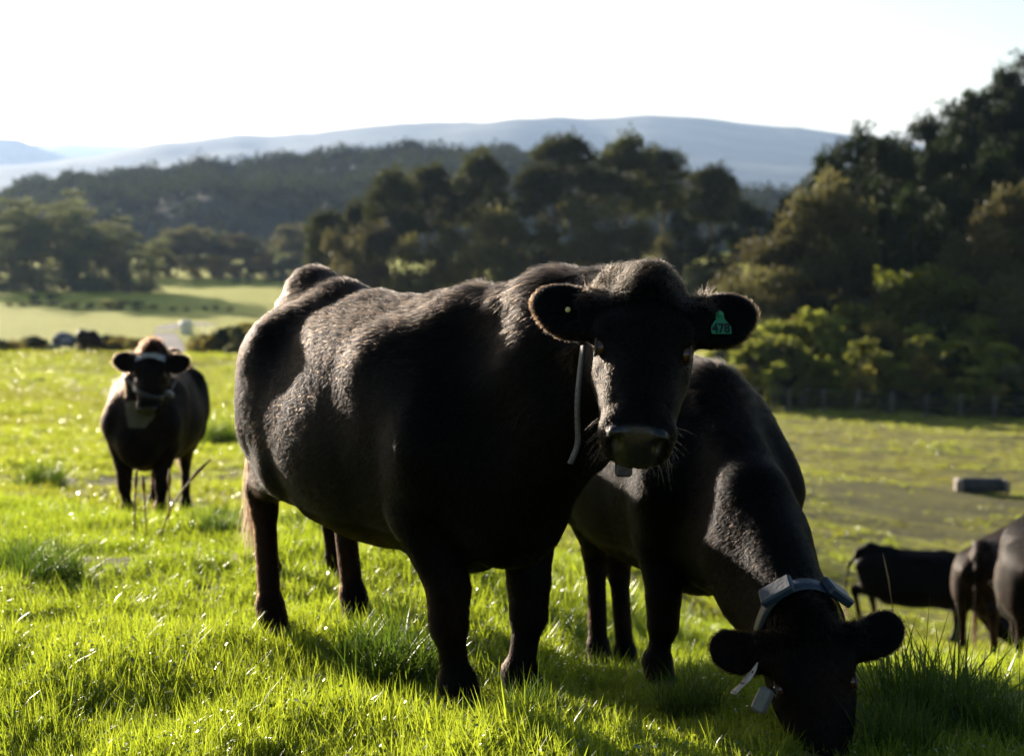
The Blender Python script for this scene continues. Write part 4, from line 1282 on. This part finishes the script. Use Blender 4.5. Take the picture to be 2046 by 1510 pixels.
# --- hills beyond
def hill(name, prof, d0, d1, base_z, col, rough_amp, seed, depth_back=600, scale=150.0):
    xs = np.array([p[0] for p in prof], float); ys = np.array([p[1] for p in prof], float)
    Xn = np.linspace(xs[0], xs[-1], 260); Yn = np.interp(Xn, xs, ys)
    k = np.hanning(9); k /= k.sum(); Yn = np.convolve(np.pad(Yn, 4, mode='edge'), k, 'valid') + 2.2 * vnoise(Xn, Xn * 0, 90, seed) + 1.2 * vnoise(Xn, Xn * 0, 30, seed + 2)
    rows = 34
    V = []
    for j in range(rows):
        u = j / (rows - 1)
        d = d0 + (d1 - d0) * u if u <= .8 else d1 + (u - .8) / .2 * depth_back - (d1 - d0) * .2 * 0
        if u <= .8: d = d0 + (d1 - d0) * u / .8
        crest = CAM_Z - np.array([ratio(y) for y in Yn]) * d1
        sh = math.sin(min(1, u / .8) * math.pi / 2) ** 1.15 if u <= .8 else math.cos((u - .8) / .2 * 1.2) 
        x = (Xn - CX) / F_PX * d
        n = vnoise(x * (1 - .0 * u), d * np.ones_like(x), scale, seed) * rough_amp + vnoise(x, d * np.ones_like(x) * .6, scale * .33, seed + 1) * rough_amp * .4
        damp = math.sin(math.pi * min(1, u / .8)) if u <= .8 else 0
        z = base_z + (crest - base_z) * sh + n * damp
        V.append(np.stack([x, np.full_like(x, d), z], -1))
    V = np.array(V); nc_ = V.shape[1]
    idd = np.arange(rows * nc_).reshape(rows, nc_)
    F = np.stack([idd[:-1, :-1], idd[:-1, 1:], idd[1:, 1:], idd[1:, :-1]], -1).reshape(-1, 4)
    m = simple_mat(name + "_cover", col, rough=.95, noise=.65, nscale=.006, spec=.1)
    o = link(name, mesh_np(name, V.reshape(-1, 3), F), m)
    tag(o, kind='structure')
    return V

WOODTOP = [(-400, 430), (-60, 395), (0, 388), (50, 372), (85, 352), (105, 375), (150, 352), (210, 352), (250, 345), (330, 345), (365, 345), (385, 320), (430, 322), (455, 338), (520, 322), (590, 314), (660, 308), (720, 300), (780, 305), (820, 288), (860, 300), (905, 300),
           (1000, 300), (1100, 315), (1200, 330), (1330, 345), (1450, 365), (1500, 372), (1540, 390), (1590, 380), (1660, 372), (2000, 400), (2400, 430)]
crest_prof = [(x, y + 34) for x, y in WOODTOP]
Vr = hill("wooded_ridge", crest_prof, 620, 900, -19.0, (0.035, 0.045, 0.024), 7, 31, depth_back=250, scale=70)
# its forest: too many to count, one mass of crowns
rs = np.random.RandomState(8)
blobs = []
rows_, cols_ = Vr.shape[:2]
for i in range(2600):
    j = rs.rand() ** .8 * .80 * (rows_ - 1); c = rs.rand() * (cols_ - 1)
    if rs.rand() < .22: j = (rows_ - 1) * (.76 + .05 * rs.rand())
    j0, c0 = int(j), int(c)
    p = Vr[j0, c0] + (Vr[min(j0 + 1, rows_ - 1), c0] - Vr[j0, c0]) * (j - j0)
    r = 3.2 + 2.6 * rs.rand()
    hh = 3 + 5.0 * rs.rand() * (1.15 if j > .74 * rows_ else .6)
    blobs.append((p + np.array([0, 0, hh - 1.0]), (r, r, r * 1.05 + .8 * (rs.rand() < .3)), rs.rand()))
wm = crown_mesh("woods", rs, blobs, 150000, 1.9, MAT_WOODS)
tag(link("woods", wm), kind='stuff')
RT = [(85, 352, 14), (122, 356, 12), (400, 318, 14), (458, 326, 11), (590, 312, 11), (668, 306, 12), (728, 300, 12), (822, 280, 17), (865, 296, 12), (905, 300, 12), (1535, 372, 11), (1605, 366, 12)]
RL = ["lone round tree on the left end of the wooded ridge's crest", "small tree right of the lone round one on the ridge crest", "square-headed tree standing up from the middle of the ridge crest", "tree just right of the square-headed one on the crest",
      "low tree on the crest above the pale hazy slope", "tree on the crest left of a small notch", "narrow tree on the crest right of the notch", "tallest dome-shaped tree on the wooded ridge's crest", "tree leaning against the tall dome on the crest", "tree on the crest just left of the near pines",
      "tree on the dark crest in the gap left of the wooded hill", "tree on the dark crest against the wooded hill"]
for (X, Yt, hh), lab in zip(RT, RL):
    p = at_px(X, Yt, 895)
    plant("crest_tree", darks[int(X) % 3], p.x, 895, hh, lab, "tree", "trees standing out on the ridge crest", rz=rv.random() * 6, wide=1.1, z=p.z - hh)

hill("far_range", [(-500, 330), (-100, 330), (60, 330), (130, 320), (200, 312), (280, 292), (330, 285), (400, 286), (450, 278), (510, 273), (545, 277), (600, 272), (650, 267), (700, 262), (780, 254), (850, 257), (900, 258), (980, 249), (1050, 244), (1110, 241), (1160, 244), (1190, 246), (1250, 245),
                   (1310, 243), (1400, 248), (1500, 259), (1600, 269), (1660, 276), (1800, 290), (2400, 320)], 4600, 7000, -20, (0.05, 0.06, 0.035), 60, 41, depth_back=1500, scale=850)
hill("middle_range", [(-500, 330), (-100, 352), (0, 372), (90, 362), (200, 350), (330, 352), (500, 330), (700, 318), (900, 330), (1200, 372), (1450, 392), (1520, 400), (1640, 400), (1800, 400), (2400, 400)], 2600, 3600, -20, (0.04, 0.05, 0.03), 60, 51, depth_back=700, scale=450)
hill("left_range", [(-700, 280), (-150, 276), (0, 287), (30, 290), (60, 300), (130, 318), (250, 345), (400, 372), (600, 390)], 7600, 9000, -20, (0.05, 0.06, 0.035), 100, 61, depth_back=900, scale=500)
hill("farthest_range", [(-900, 300), (0, 296), (60, 287), (130, 286), (200, 290), (260, 292), (400, 295), (900, 290), (2400, 300)], 11000, 13000, -20, (0.05, 0.06, 0.035), 40, 71, depth_back=1500, scale=700)
_b = mesh_np("valley_floor", np.array([(-14000, 1250, -18.6), (14000, 1250, -18.6), (14000, 15500, -18.6), (-14000, 15500, -18.6)]), np.array([(0, 1, 2, 3)]))
tag(link("valley_floor", _b, MAT_GROUND), kind='structure')

# --- air
m, nt, out = new_mat("thin_haze")
pv = N(nt, "ShaderNodeVolumePrincipled")
pv.inputs["Density"].default_value = HAZE
pv.inputs["Color"].default_value = (0.48, 0.66, 1.0, 1)
pv.inputs["Anisotropy"].default_value = 0.35
nt.links.new(pv.outputs[0], out.inputs["Volume"])
me = bpy.data.meshes.new("haze")
Vb = [(x, y, z) for x in (-15000, 15000) for y in (-90, 15600) for z in (-24, 470)]
me.from_pydata(Vb, [], [(0, 1, 3, 2), (4, 6, 7, 5), (0, 4, 5, 1), (2, 3, 7, 6), (0, 2, 6, 4), (1, 5, 7, 3)])
tag(link("haze", me, m), kind='stuff')
# ------------------------------------------------------------------ grass: tufts of real blades, scattered as one growing mass
def grass_mat(name, d0, d1, t0, t1, rough=.32, spec=.45):
    m, nt, out = new_mat(name)
    L = nt.links.new
    at = N(nt, "ShaderNodeAttribute", attribute_name="tint")
    ia = N(nt, "ShaderNodeAttribute", attribute_name="patch", attribute_type='INSTANCER')
    ad = N(nt, "ShaderNodeMath", operation='MULTIPLY_ADD', use_clamp=True); ad.inputs[1].default_value = .55
    L(ia.outputs["Fac"], ad.inputs[0])
    h = N(nt, "ShaderNodeMath", operation='MULTIPLY'); h.inputs[1].default_value = .5; L(at.outputs["Fac"], h.inputs[0]); L(h.outputs[0], ad.inputs[2])
    p = N(nt, "ShaderNodeBsdfPrincipled"); p.inputs["Roughness"].default_value = rough; p.inputs["Specular IOR Level"].default_value = spec
    t = N(nt, "ShaderNodeBsdfTranslucent")
    for a, b, sh, nm in ((d0, d1, p, "Base Color"), (t0, t1, t, "Color")):
        r = N(nt, "ShaderNodeValToRGB"); r.color_ramp.elements[0].color = rgba(a); r.color_ramp.elements[1].color = rgba(b)
        r.color_ramp.elements[0].position = .1; r.color_ramp.elements[1].position = .9
        L(ad.outputs[0], r.inputs["Fac"]); L(r.outputs[0], sh.inputs[nm])
    mx = N(nt, "ShaderNodeMixShader"); mx.inputs[0].default_value = .5
    L(p.outputs[0], mx.inputs[1]); L(t.outputs[0], mx.inputs[2]); L(mx.outputs[0], out.inputs[0])
    return m

MAT_GRASS = grass_mat("grass_blades", (0.08, 0.12, 0.014), (0.19, 0.22, 0.024), (0.25, 0.38, 0.016), (0.58, 0.67, 0.04))
MAT_COARSE = grass_mat("grazed_grass", (0.11, 0.085, 0.026), (0.18, 0.22, 0.026), (0.24, 0.18, 0.03), (0.56, 0.66, 0.045))
MAT_TUSSOCK = grass_mat("tussock_blades", (0.04, 0.075, 0.016), (0.075, 0.11, 0.02), (0.10, 0.18, 0.015), (0.20, 0.27, 0.02), rough=.38, spec=.3)
MAT_STALK = simple_mat("dry_stalk", (0.30, 0.17, 0.07), rough=.7, noise=.3, nscale=60)
MAT_PETAL = simple_mat("yellow_petal", (0.75, 0.42, 0.02), rough=.5, noise=.1)
MAT_DEW = simple_mat("glossy_clover", (0.09, 0.15, 0.03), rough=.12, noise=.2, spec=.9)

def blades(rs, n, rad, l0, l1, w0, w1, lean=.5, curl=.8, segs=3):
    az = rs.rand(n) * 6.283; q = rad * np.sqrt(rs.rand(n)); a0 = rs.rand(n) * 6.283
    base = np.stack([np.cos(a0) * q, np.sin(a0) * q, np.full(n, -.012)], -1)
    L = l0 + (l1 - l0) * rs.rand(n) ** 1.3; W = w0 + (w1 - w0) * rs.rand(n)
    th0 = lean * rs.rand(n) ** 1.0; th1 = th0 + curl * rs.rand(n) ** 1.4 * 1.6
    d = np.stack([np.cos(az), np.sin(az), np.zeros(n)], -1)
    tw = az + np.pi / 2 + rs.normal(0, .5, n)
    s = np.stack([np.cos(tw), np.sin(tw), np.zeros(n)], -1)
    rows = []; p = base.copy()
    for i in range(segs + 1):
        u = i / segs
        ww = W * (1 - u ** 2.2) * .5
        if i < segs:
            rows += [p - s * ww[:, None], p + s * ww[:, None]]
        else:
            rows += [p]
        th = th0 + (th1 - th0) * u
        p = p + (d * np.sin(th)[:, None] + np.array([0, 0, 1.0]) * np.cos(th)[:, None]) * (L / segs)[:, None]
    V = np.stack(rows, 1); k = V.shape[1]
    off = (np.arange(n) * k)[:, None]
    Q = np.concatenate([off + np.array([[2 * i, 2 * i + 1, 2 * i + 3, 2 * i + 2]]) for i in range(segs - 1)])
    T = off + np.array([[2 * segs - 2, 2 * segs - 1, 2 * segs]])
    tint = np.repeat(np.clip(.5 + rs.normal(0, .28, n), 0, 1), k)
    return V.reshape(-1, 3), Q, T, tint

def merge(parts):
    Vs, Qs, Ts, ts, o = [], [], [], [], 0
    for V, Q, T, t in parts:
        Vs.append(V); ts.append(t)
        if len(Q): Qs.append(Q + o)
        if len(T): Ts.append(T + o)
        o += len(V)
    return np.concatenate(Vs), (np.concatenate(Qs) if Qs else []), (np.concatenate(Ts) if Ts else []), np.concatenate(ts)

def little_leaves(rs, n, rad, z0, z1, size):
    """round clover-like leaves lying at all angles"""
    P = np.stack([rs.normal(0, rad * .6, n), rs.normal(0, rad * .6, n), z0 + (z1 - z0) * rs.rand(n)], -1)
    nn = rs.normal(0, .45, (n, 3)) + np.array([0, 0, 1]); nn /= np.linalg.norm(nn, axis=1)[:, None]
    a = np.cross(nn, rs.normal(size=(n, 3))); a /= np.linalg.norm(a, axis=1)[:, None]; b = np.cross(nn, a)
    s = size * (.6 + .7 * rs.rand(n, 1))
    V = np.stack([P - a * s, P - a * s * .3 + b * s * .7, P + a * s * .8 + b * s * .4, P + a * s * .8 - b * s * .4, P - a * s * .3 - b * s * .7], 1).reshape(-1, 3)
    off = (np.arange(n) * 5)[:, None]
    return V, off + np.array([[0, 1, 2, 3]]), off + np.array([[0, 3, 4]]), np.repeat(np.clip(.45 + rs.normal(0, .25, n), 0, 1), 5)

protos_c = bpy.data.collections.new("grass_tufts")
tufts = []
def add_proto(parts, m, glossy=0):
    V, Q, T, t = merge(parts)
    me = mesh_np("tuft", V, [x for x in (Q, T) if len(x)], smooth=False)
    point_color(me, "tint", np.stack([t, t, t], -1)); me.materials.append(m)
    me.materials.append(MAT_DEW)
    if glossy:
        mi = np.zeros(len(me.polygons), np.int32); qn = len(Q); mi[qn - glossy: qn] = 1; mi[len(mi) - glossy:] = 1; me.polygons.foreach_set('material_index', mi)
    o = bpy.data.objects.new("tuft", me); protos_c.objects.link(o); tufts.append(o)
for sd in range(7):       # 0-6 short mixed sward
    rs = np.random.RandomState(200 + sd)
    long_ones = [blades(rs, 2, .03, .19, .27, .0025, .004, lean=.7, curl=.8, segs=4)] if sd == 9 else []
    add_proto([blades(rs, 20, .045, .04, .105, .0028, .0050, lean=.55, curl=.9), blades(rs, 5, .04, .09, .16, .003, .0055, lean=.4, curl=.7), *long_ones, little_leaves(rs, 9, .05, .01, .05, .008), little_leaves(rs, 2, .05, .04, .08, .006)], MAT_GRASS, 2)
for sd in range(3):       # 7-9 coarser for farther off
    rs = np.random.RandomState(300 + sd)
    add_proto([blades(rs, 22, .10, .05, .12, .006, .011, lean=.6, curl=.9, segs=2), little_leaves(rs, 6, .09, .01, .05, .016), little_leaves(rs, 1, .09, .04, .09, .010)], MAT_COARSE, 1)
_nm = [o.name for o in protos_c.objects]

def scatter(name, P, S, idx, patch, tilt, rs, coll, label):
    n = len(P)
    me = bpy.data.meshes.new(name); me.vertices.add(n); me.vertices.foreach_set("co", P.astype(np.float32).ravel())
    rot = np.stack([rs.normal(0, tilt, n), rs.normal(0, tilt, n), rs.rand(n) * 6.283], -1)
    for nm, tp, arr, key in (("rot", 'FLOAT_VECTOR', rot, "vector"), ("scl", 'FLOAT', S, "value"), ("pick", 'INT', idx, "value"), ("patch", 'FLOAT', patch, "value")):
        a = me.attributes.new(nm, tp, 'POINT'); a.data.foreach_set(key, np.asarray(arr, np.int32 if tp == 'INT' else np.float32).ravel())
    o = bpy.data.objects.new(name, me); COL.objects.link(o)
    ng = bpy.data.node_groups.new(name + "_nodes", 'GeometryNodeTree')
    ng.interface.new_socket("Geometry", in_out='INPUT', socket_type='NodeSocketGeometry')
    ng.interface.new_socket("Geometry", in_out='OUTPUT', socket_type='NodeSocketGeometry')
    gi = ng.nodes.new("NodeGroupInput"); go = ng.nodes.new("NodeGroupOutput")
    ci = ng.nodes.new("GeometryNodeCollectionInfo"); ci.inputs["Collection"].default_value = coll
    ci.inputs["Separate Children"].default_value = True; ci.inputs["Reset Children"].default_value = True
    io = ng.nodes.new("GeometryNodeInstanceOnPoints"); io.inputs["Pick Instance"].default_value = True
    def attr(nm, tp):
        a = ng.nodes.new("GeometryNodeInputNamedAttribute"); a.data_type = tp; a.inputs["Name"].default_value = nm
        return a.outputs["Attribute"]
    er = ng.nodes.new("FunctionNodeEulerToRotation")
    ng.links.new(attr("rot", 'FLOAT_VECTOR'), er.inputs[0]); ng.links.new(er.outputs[0], io.inputs["Rotation"])
    ng.links.new(attr("scl", 'FLOAT'), io.inputs["Scale"]); ng.links.new(attr("pick", 'INT'), io.inputs["Instance Index"])
    ng.links.new(gi.outputs[0], io.inputs["Points"]); ng.links.new(ci.outputs[0], io.inputs["Instance"])
    ng.links.new(io.outputs[0], go.inputs[0])
    md = o.modifiers.new("scatter", 'NODES'); md.node_group = ng
    return tag(o, kind='stuff')

def fan(rs, n, d0, d1, tmax=.34):
    d = np.sqrt(rs.rand(n) * (d1 * d1 - d0 * d0) + d0 * d0)
    return (rs.rand(n) * 2 - 1) * tmax * d * 1.0, d

rs = np.random.RandomState(99)
MZ = at_px(1640, 1500, 5.25)
PX, PY, PS, PI_, PP = [], [], [], [], []
for n, d0, d1, lo, hi, sc in ((int(9500 * GR), 4.3, 7.5, 0, 7, 1.0), (int(15000 * GR), 7.5, 14, 0, 7, 1.15), (int(17000 * GR), 14, 32, 7, 10, 1.15), (int(26000 * GR), 32, 62, 7, 10, 1.7), (int(15000 * GR), 62, 104, 7, 10, 2.4)):
    x, y = fan(rs, n, d0, d1)
    t = x / y
    right_low = np.clip((t - .02) / .06, 0, 1) * np.clip((y - 20) / 15, 0, 1)      # grazed paddock below the brow: shorter
    g1 = vnoise(x, y, .55, 61); g2 = vnoise(x, y, 2.2, 62)
    s = sc * (.84 + .42 * g1 + .28 * g2) * (.75 + .5 * rs.rand(n)) * (1 - .42 * right_low)
    keep = (rs.rand(n) > .30 * right_low) & (rs.rand(n) > mud_at(x, y) * .85)
    for hx, hy in HOOVES[:8] + HOOVES[8:12] + [(MZ.x, MZ.y)]:
        dd = np.hypot(x - hx, y - hy); s = s * np.where(dd < .16, .30 + .7 * (dd / .16) ** 2, 1)
    hole = vnoise(x, y, .33, 71) * .6 + vnoise(x, y, .9, 72) * .6
    keep &= ~((hole < -.38) & (rs.rand(n) < .75) & (y < 30))
    s = np.where(hole < -.3, s * .7, s)
    x, y, s, g1, g2 = x[keep], y[keep], s[keep], g1[keep], g2[keep]
    PX.append(x); PY.append(y); PS.append(s); PI_.append(rs.randint(lo, hi, len(x)))
    PP.append(np.clip(.70 - .20 * right_low[keep] + .35 * g2 + .5 * right_low[keep] * vnoise(x, y * 1.5, 1.4, 66) + .25 * vnoise(x, y, 6.0, 63) + rs.normal(0, .12, len(x)), 0, 1))
x = np.concatenate(PX); y = np.concatenate(PY)
scatter("grass", np.stack([x, y, ground_z(x, y) - .004], -1), np.concatenate(PS), np.concatenate(PI_), np.concatenate(PP), .26, rs, protos_c, None)

# --- tussocks: clumps of long arching blades left by the cows
tus = []
for sd in range(3):
    r_ = np.random.RandomState(400 + sd)
    V, Q, T, t = merge([blades(r_, 420, .16, .16, .34, .004, .0075, lean=.75, curl=1.1, segs=5), blades(r_, 120, .13, .26, .44, .003, .006, lean=.5, curl=1.0, segs=5)])
    me = mesh_np("tussock_blades", V, [Q, T], smooth=False); point_color(me, "tint", np.stack([t] * 3, -1)); me.materials.append(MAT_TUSSOCK); tus.append(me)
TUS = [ # X, Y, d guess, scale, label
 (795, 1375, 5.95, 1.15, "big dark grass tussock between the big cow's hind and front legs"),
 (735, 1335, 6.25, .85, "grass tussock against the dark one, near the big cow's hind foot"),
 (1850, 1440, 5.75, 1.25, "large long-bladed tussock to the right of the grazing cow's muzzle"),
 (1960, 1470, 5.6, 1.0, "long-bladed tussock in the bottom corner beyond the large one"),
 (1790, 1500, 5.45, .8, "tussock right beside the grazing cow's muzzle"),
 (100, 1170, 7.6, 1.0, "dark low tussock in shade at the left edge of the near grass"),
 (45, 1140, 7.9, .8, "small dark tussock at the very edge of the photo on the left"),
 (430, 1075, 10.2, .9, "dark tussock on the slope between the young cow and the big cow's tail"),
 (1070, 1440, 5.75, .6, "small tussock at the big cow's front feet"),
 (1380, 1425, 5.9, .7, "small tussock between the grazing cow's front leg and its ear"),
 (85, 980, 19, 1.6, "far tussock low on the sunlit slope at the left"),
 (440, 890, 30, 2.2, "brownish far tussock beside the big cow's rump"),
]
def ground_under(X, Y):
    """where the ray through a photo point meets the ground"""
    d = np.arange(4.5, 120, .02); k = ratio(Y)
    zr = CAM_Z - k * d; xr = (X - CX) / F_PX * (d * math.cos(PITCH) + k * d * math.sin(PITCH))
    zg = ground_z(xr, d); j = int(np.argmax(zr < zg)) if (zr < zg).any() else 200
    return float(xr[j]), float(d[j])
for i, (X, Y, d, s_, lab) in enumerate(TUS):
    gx, gy_ = ground_under(X, Y)
    o = bpy.data.objects.new("grass_tussock", tus[i % 3]); COL.objects.link(o)
    o.location = (gx, gy_, gz(gx, gy_) - .02); o.rotation_euler = (0, 0, rv.random() * 6.28); o.scale = (s_, s_, s_ * .85)
    tag(o, lab, "grass tussock", "tussocks in the pasture")

# --- single tall stalks, seed heads and flowers
def stalk(X, Y, h, lean, label, cat="weed stalk", group="dry stalks in the grass", head=True, r=.0022, m=None):
    gx, gy_ = ground_under(X, Y)
    rt = empty("weed_stalk", (gx, gy_, gz(gx, gy_) - .02))
    tag(rt, label, cat, group)
    P = [(lean * t * t * h, .03 * h * math.sin(t * 3), h * t) for t in np.linspace(0, 1, 7)]
    tube("stem", P, np.linspace(r, r * .6, 7), 6, m or MAT_STALK, rt)
    if head:
        tube("seed_head", [P[-2], (np.array(P[-2]) + np.array(P[-1])) / 2 + (0, 0, .01), np.array(P[-1]) + np.array([lean * .05, 0, .03]) * (h / .3)], [r * 1.1, r * 1.7, r * .6], 7, m or MAT_STALK, rt)
for a in [(1772, 1280, .24, .18, "tall dry stalk leaning right beyond the grazing cow's ear"), (1742, 1285, .27, -.03, "straight dry stalk beyond the grazing cow's ear"), (1702, 1270, .18, -.1, "short dry stalk just behind the grazing cow's ear tip"),
          (1800, 1420, .50, -.12, "tall thin stem rising to the grazing cow's ear tip"), (1835, 1400, .20, .02, "thin upright stem right of the grazing cow's cheek")]:
    stalk(*a, m=MAT_STALK)
for i, a in enumerate([(268, 1085, .55, .05), (292, 1082, .50, -.03), (322, 1085, .62, .55), (338, 1072, .52, .02)]):
    stalk(a[0], a[1], a[2] * .75, a[3], ["orange dock stem at the young cow's right forefoot", "orange dock stem between the young cow's feet", "slanting orange dock stem in front of the young cow", "orange dock stem at the young cow's other forefoot"][i],
          group="dock stems before the young cow", r=.0075)
def flower(X, Y, h, label):
    gx, gy_ = ground_under(X, Y)
    rt = empty("flower", (gx, gy_, gz(gx, gy_) - .01)); tag(rt, label, "flower", "small yellow flowers in the grass")
    tube("stem", [(0, 0, 0), (.004, .002, h * .5), (.002, 0, h)], .0013, 5, MAT_GRASS, rt)
    V = []; F = []
    for k in range(11):
        th = 2 * math.pi * k / 11; c, s_ = math.cos(th), math.sin(th)
        b = len(V)
        V += [(.002 * c, .002 * s_, h), (.009 * c - .003 * s_, .009 * s_ + .003 * c, h + .004), (.014 * c, .014 * s_, h + .002), (.009 * c + .003 * s_, .009 * s_ - .003 * c, h + .004)]
        F.append((b, b + 1, b + 2, b + 3))
    link("petals", mesh_np("petals", np.array(V), np.array(F), smooth=False), MAT_PETAL, rt)
    link("flower_centre", uv_sphere("flower_centre", .005, (.002, 0, h + .002), 8, 6, sc=(1, 1, .6)), MAT_PETAL, rt)
for X, Y, h, lab in [(54, 1195, .06, "yellow flower at the left edge by the dark tussock"), (190, 1172, .07, "yellow flower right of the dark shaded tussock"), (172, 1192, .05, "small yellow flower below the one by the shaded tussock"),
                     (368, 1285, .07, "small yellow flower in the mid grass, alone"), (118, 1310, .06, "pale yellow flower in the near grass on the left"), (1317, 1372, .05, "yellow flower at the grazing cow's forefoot"),
                     (1296, 1362, .05, "yellow flower on the other side of the grazing cow's forefoot"), (1872, 1400, .06, "yellow flower in the tussock right of the grazing cow")]:
    flower(X, Y, h, lab)

# ------------------------------------------------------------------ farm things
MAT_CONC = simple_mat("pale_concrete", (0.26, 0.21, 0.16), rough=.85, noise=.2, nscale=8)
MAT_TROUGH = simple_mat("dark_grey_trough", (0.05, 0.047, 0.045), rough=.8, noise=.25, nscale=6)  # body darker than its end blocks
MAT_WOODP = simple_mat("grey_fence_wood", (0.22, 0.20, 0.17), rough=.85, noise=.3, nscale=12)
MAT_WIRE = simple_mat("galvanised_wire", (0.30, 0.30, 0.30), rough=.45, metal=.7)
MAT_WHITE = simple_mat("white_plastic", (0.78, 0.77, 0.72), rough=.45, noise=.05)
MAT_STONE = simple_mat("blue_grey_stone", (0.13, 0.14, 0.155), rough=.85, noise=.3, nscale=3)
tx, ty = ground_under(1962, 984)
tr = empty("feed_trough", (tx, ty, gz(tx, ty)), math.radians(-6)); tag(tr, "low grey feed trough with pale end blocks on muddy ground", "trough")
V = []; F = []
prof = [(-.26, .04), (-.30, .20), (-.24, .34), (-.10, .42), (.10, .42), (.24, .34), (.30, .20), (.26, .04)]
for xx in (-.55, .55):
    for a, b in prof: V.append((xx, a, b))
n_ = len(prof)
F = [(i, (i + 1) % n_, n_ + (i + 1) % n_, n_ + i) for i in range(n_)]
me = bpy.data.meshes.new("trough_body"); me.from_pydata(V, [], F + [tuple(range(n_))[::-1], tuple(range(n_, 2 * n_))]); link("trough_body", me, MAT_TROUGH, tr)
for sx in (-1, 1):
    o = link("end_block", box_mesh("end_block", .20 if sx < 0 else .16, .70, .42 if sx < 0 else .36, .35), MAT_CONC, tr); o.location = (sx * .65, 0, .19)

def fence(pts, hpost, label, nw=4, every=1):
    P = np.array(pts); o0 = P[0]
    rt = empty("wire_fence", (o0[0], o0[1], gz(*o0))); tag(rt, label, "fence")
    z0 = gz(*o0); tops = []
    for i, (a, b) in enumerate(P):
        g = gz(a, b)
        tube("fence_post", [(a - o0[0], b - o0[1], g - z0 - .3), (a - o0[0], b - o0[1], g - z0 + hpost * .5), (a - o0[0] + .02, b - o0[1], g - z0 + hpost)], .032, 8, MAT_WOODP, rt)
        tops.append((a - o0[0], b - o0[1], g - z0))
    for k in range(nw):
        hh = hpost * (.2 + .72 * k / max(1, nw - 1))
        tube("wire", [(a, b - .07, c + hh) for a, b, c in tops], .008, 5, MAT_WIRE, rt)
fp = []
for X in np.linspace(1440, 2260, 13):
    d = 87.4 + .3 * math.sin(X); fp.append((at_px(X, 820, d).x, d))
fence(fp, 1.15, "post and wire fence along the foot of the wooded hill")
fp = [((X - CX) / F_PX * d, d) for X, d in ((392, 252), (410, 247), (428, 242), (446, 238), (464, 234), (484, 230), (510, 226), (540, 222))]
fence(fp, 1.2, "post and wire fence beside the farm track in the valley", nw=3)
# farm track laid over the grass
pts = []
for X, Y in ((352, 712), (345, 695), (336, 676), (328, 664), (338, 655), (362, 650), (392, 648), (420, 652)):
    d = float(18 / ratio(Y)); pts.append(((X - CX) / F_PX * d * 1.005, d))
pts = np.array(pts); u = np.linspace(0, 1, 60); ui = np.linspace(0, 1, len(pts))
cx_, cy_ = np.interp(u, ui, pts[:, 0]), np.interp(u, ui, pts[:, 1]); T = np.stack([np.gradient(cx_), np.gradient(cy_)], -1); T /= np.linalg.norm(T, axis=1)[:, None]
V = []
for k in range(60):
    for w in np.linspace(-1.5, 1.5, 5):
        a, b = cx_[k] - T[k, 1] * w, cy_[k] + T[k, 0] * w; V.append((a, b, gz(a, b) + .06))
F = [(k * 5 + j, k * 5 + j + 1, (k + 1) * 5 + j + 1, (k + 1) * 5 + j) for k in range(59) for j in range(4)]
tag(link("farm_track", mesh_np("farm_track", np.array(V), np.array(F)), simple_mat("gravel_track", (0.17, 0.14, 0.125), rough=.9, noise=.2, nscale=.6)), kind='structure')
# white tank
d = 18 / ratio(668); wx_, wy_ = (371 - CX) / F_PX * d, float(d)
tk = empty("water_tank", (wx_, wy_, gz(wx_, wy_))); tag(tk, "small white water tank beside the farm track in the valley", "water tank")
def lathe(name, prof, seg, m, parent):
    V = [(r * math.cos(2 * math.pi * j / seg), r * math.sin(2 * math.pi * j / seg), z) for r, z in prof for j in range(seg)]
    F = [(i * seg + j, i * seg + (j + 1) % seg, (i + 1) * seg + (j + 1) % seg, (i + 1) * seg + j) for i in range(len(prof) - 1) for j in range(seg)]
    return link(name, mesh_np(name, np.array(V), np.array(F)), m, parent)
lathe("tank_wall", [(.88, -.1), (.88, .5), (.90, .52), (.88, .56), (.88, 1.1), (.90, 1.12), (.88, 1.16), (.88, 1.55)], 24, MAT_WHITE, tk)
lathe("tank_lid", [(.90, 1.53), (.86, 1.62), (.45, 1.80), (.20, 1.84), (.20, 1.90), (.001, 1.90)], 24, MAT_WHITE, tk)
# stones heaped in the hedge
rs = np.random.RandomState(5)
for i in range(11):
    X = 122 + rs.normal(0, 17); d = 105 + rs.normal(0, 1.0)
    r_ = .22 + .25 * rs.rand()
    s_ = uv_sphere("boulder", 1, (0, 0, 0), 12, 8)
    co = np.empty(len(s_.vertices) * 3, np.float32); s_.vertices.foreach_get("co", co); co = co.reshape(-1, 3)
    co *= (1 + .22 * vnoise(co[:, 0] * 2 + i * 7, co[:, 1] * 2 + co[:, 2], .8, i))[:, None] * np.array([r_ * 1.3, r_, r_ * .8]) * (1 + .1 * rs.normal(size=3))
    s_.vertices.foreach_set("co", co.ravel()); s_.update()
    o = link("boulder", s_, MAT_STONE); px_ = (X - CX) / F_PX * d
    up_ = max(0, 1.5 - abs(X - 122) / 16) * .75 * (i % 3 != 0)
    o.location = (px_, d, gz(px_, d) + r_ * .35 + up_)
    tag(o, "blue-grey boulder of the stone heap in the hedge behind the brow", "boulder", "boulders heaped in the hedge")
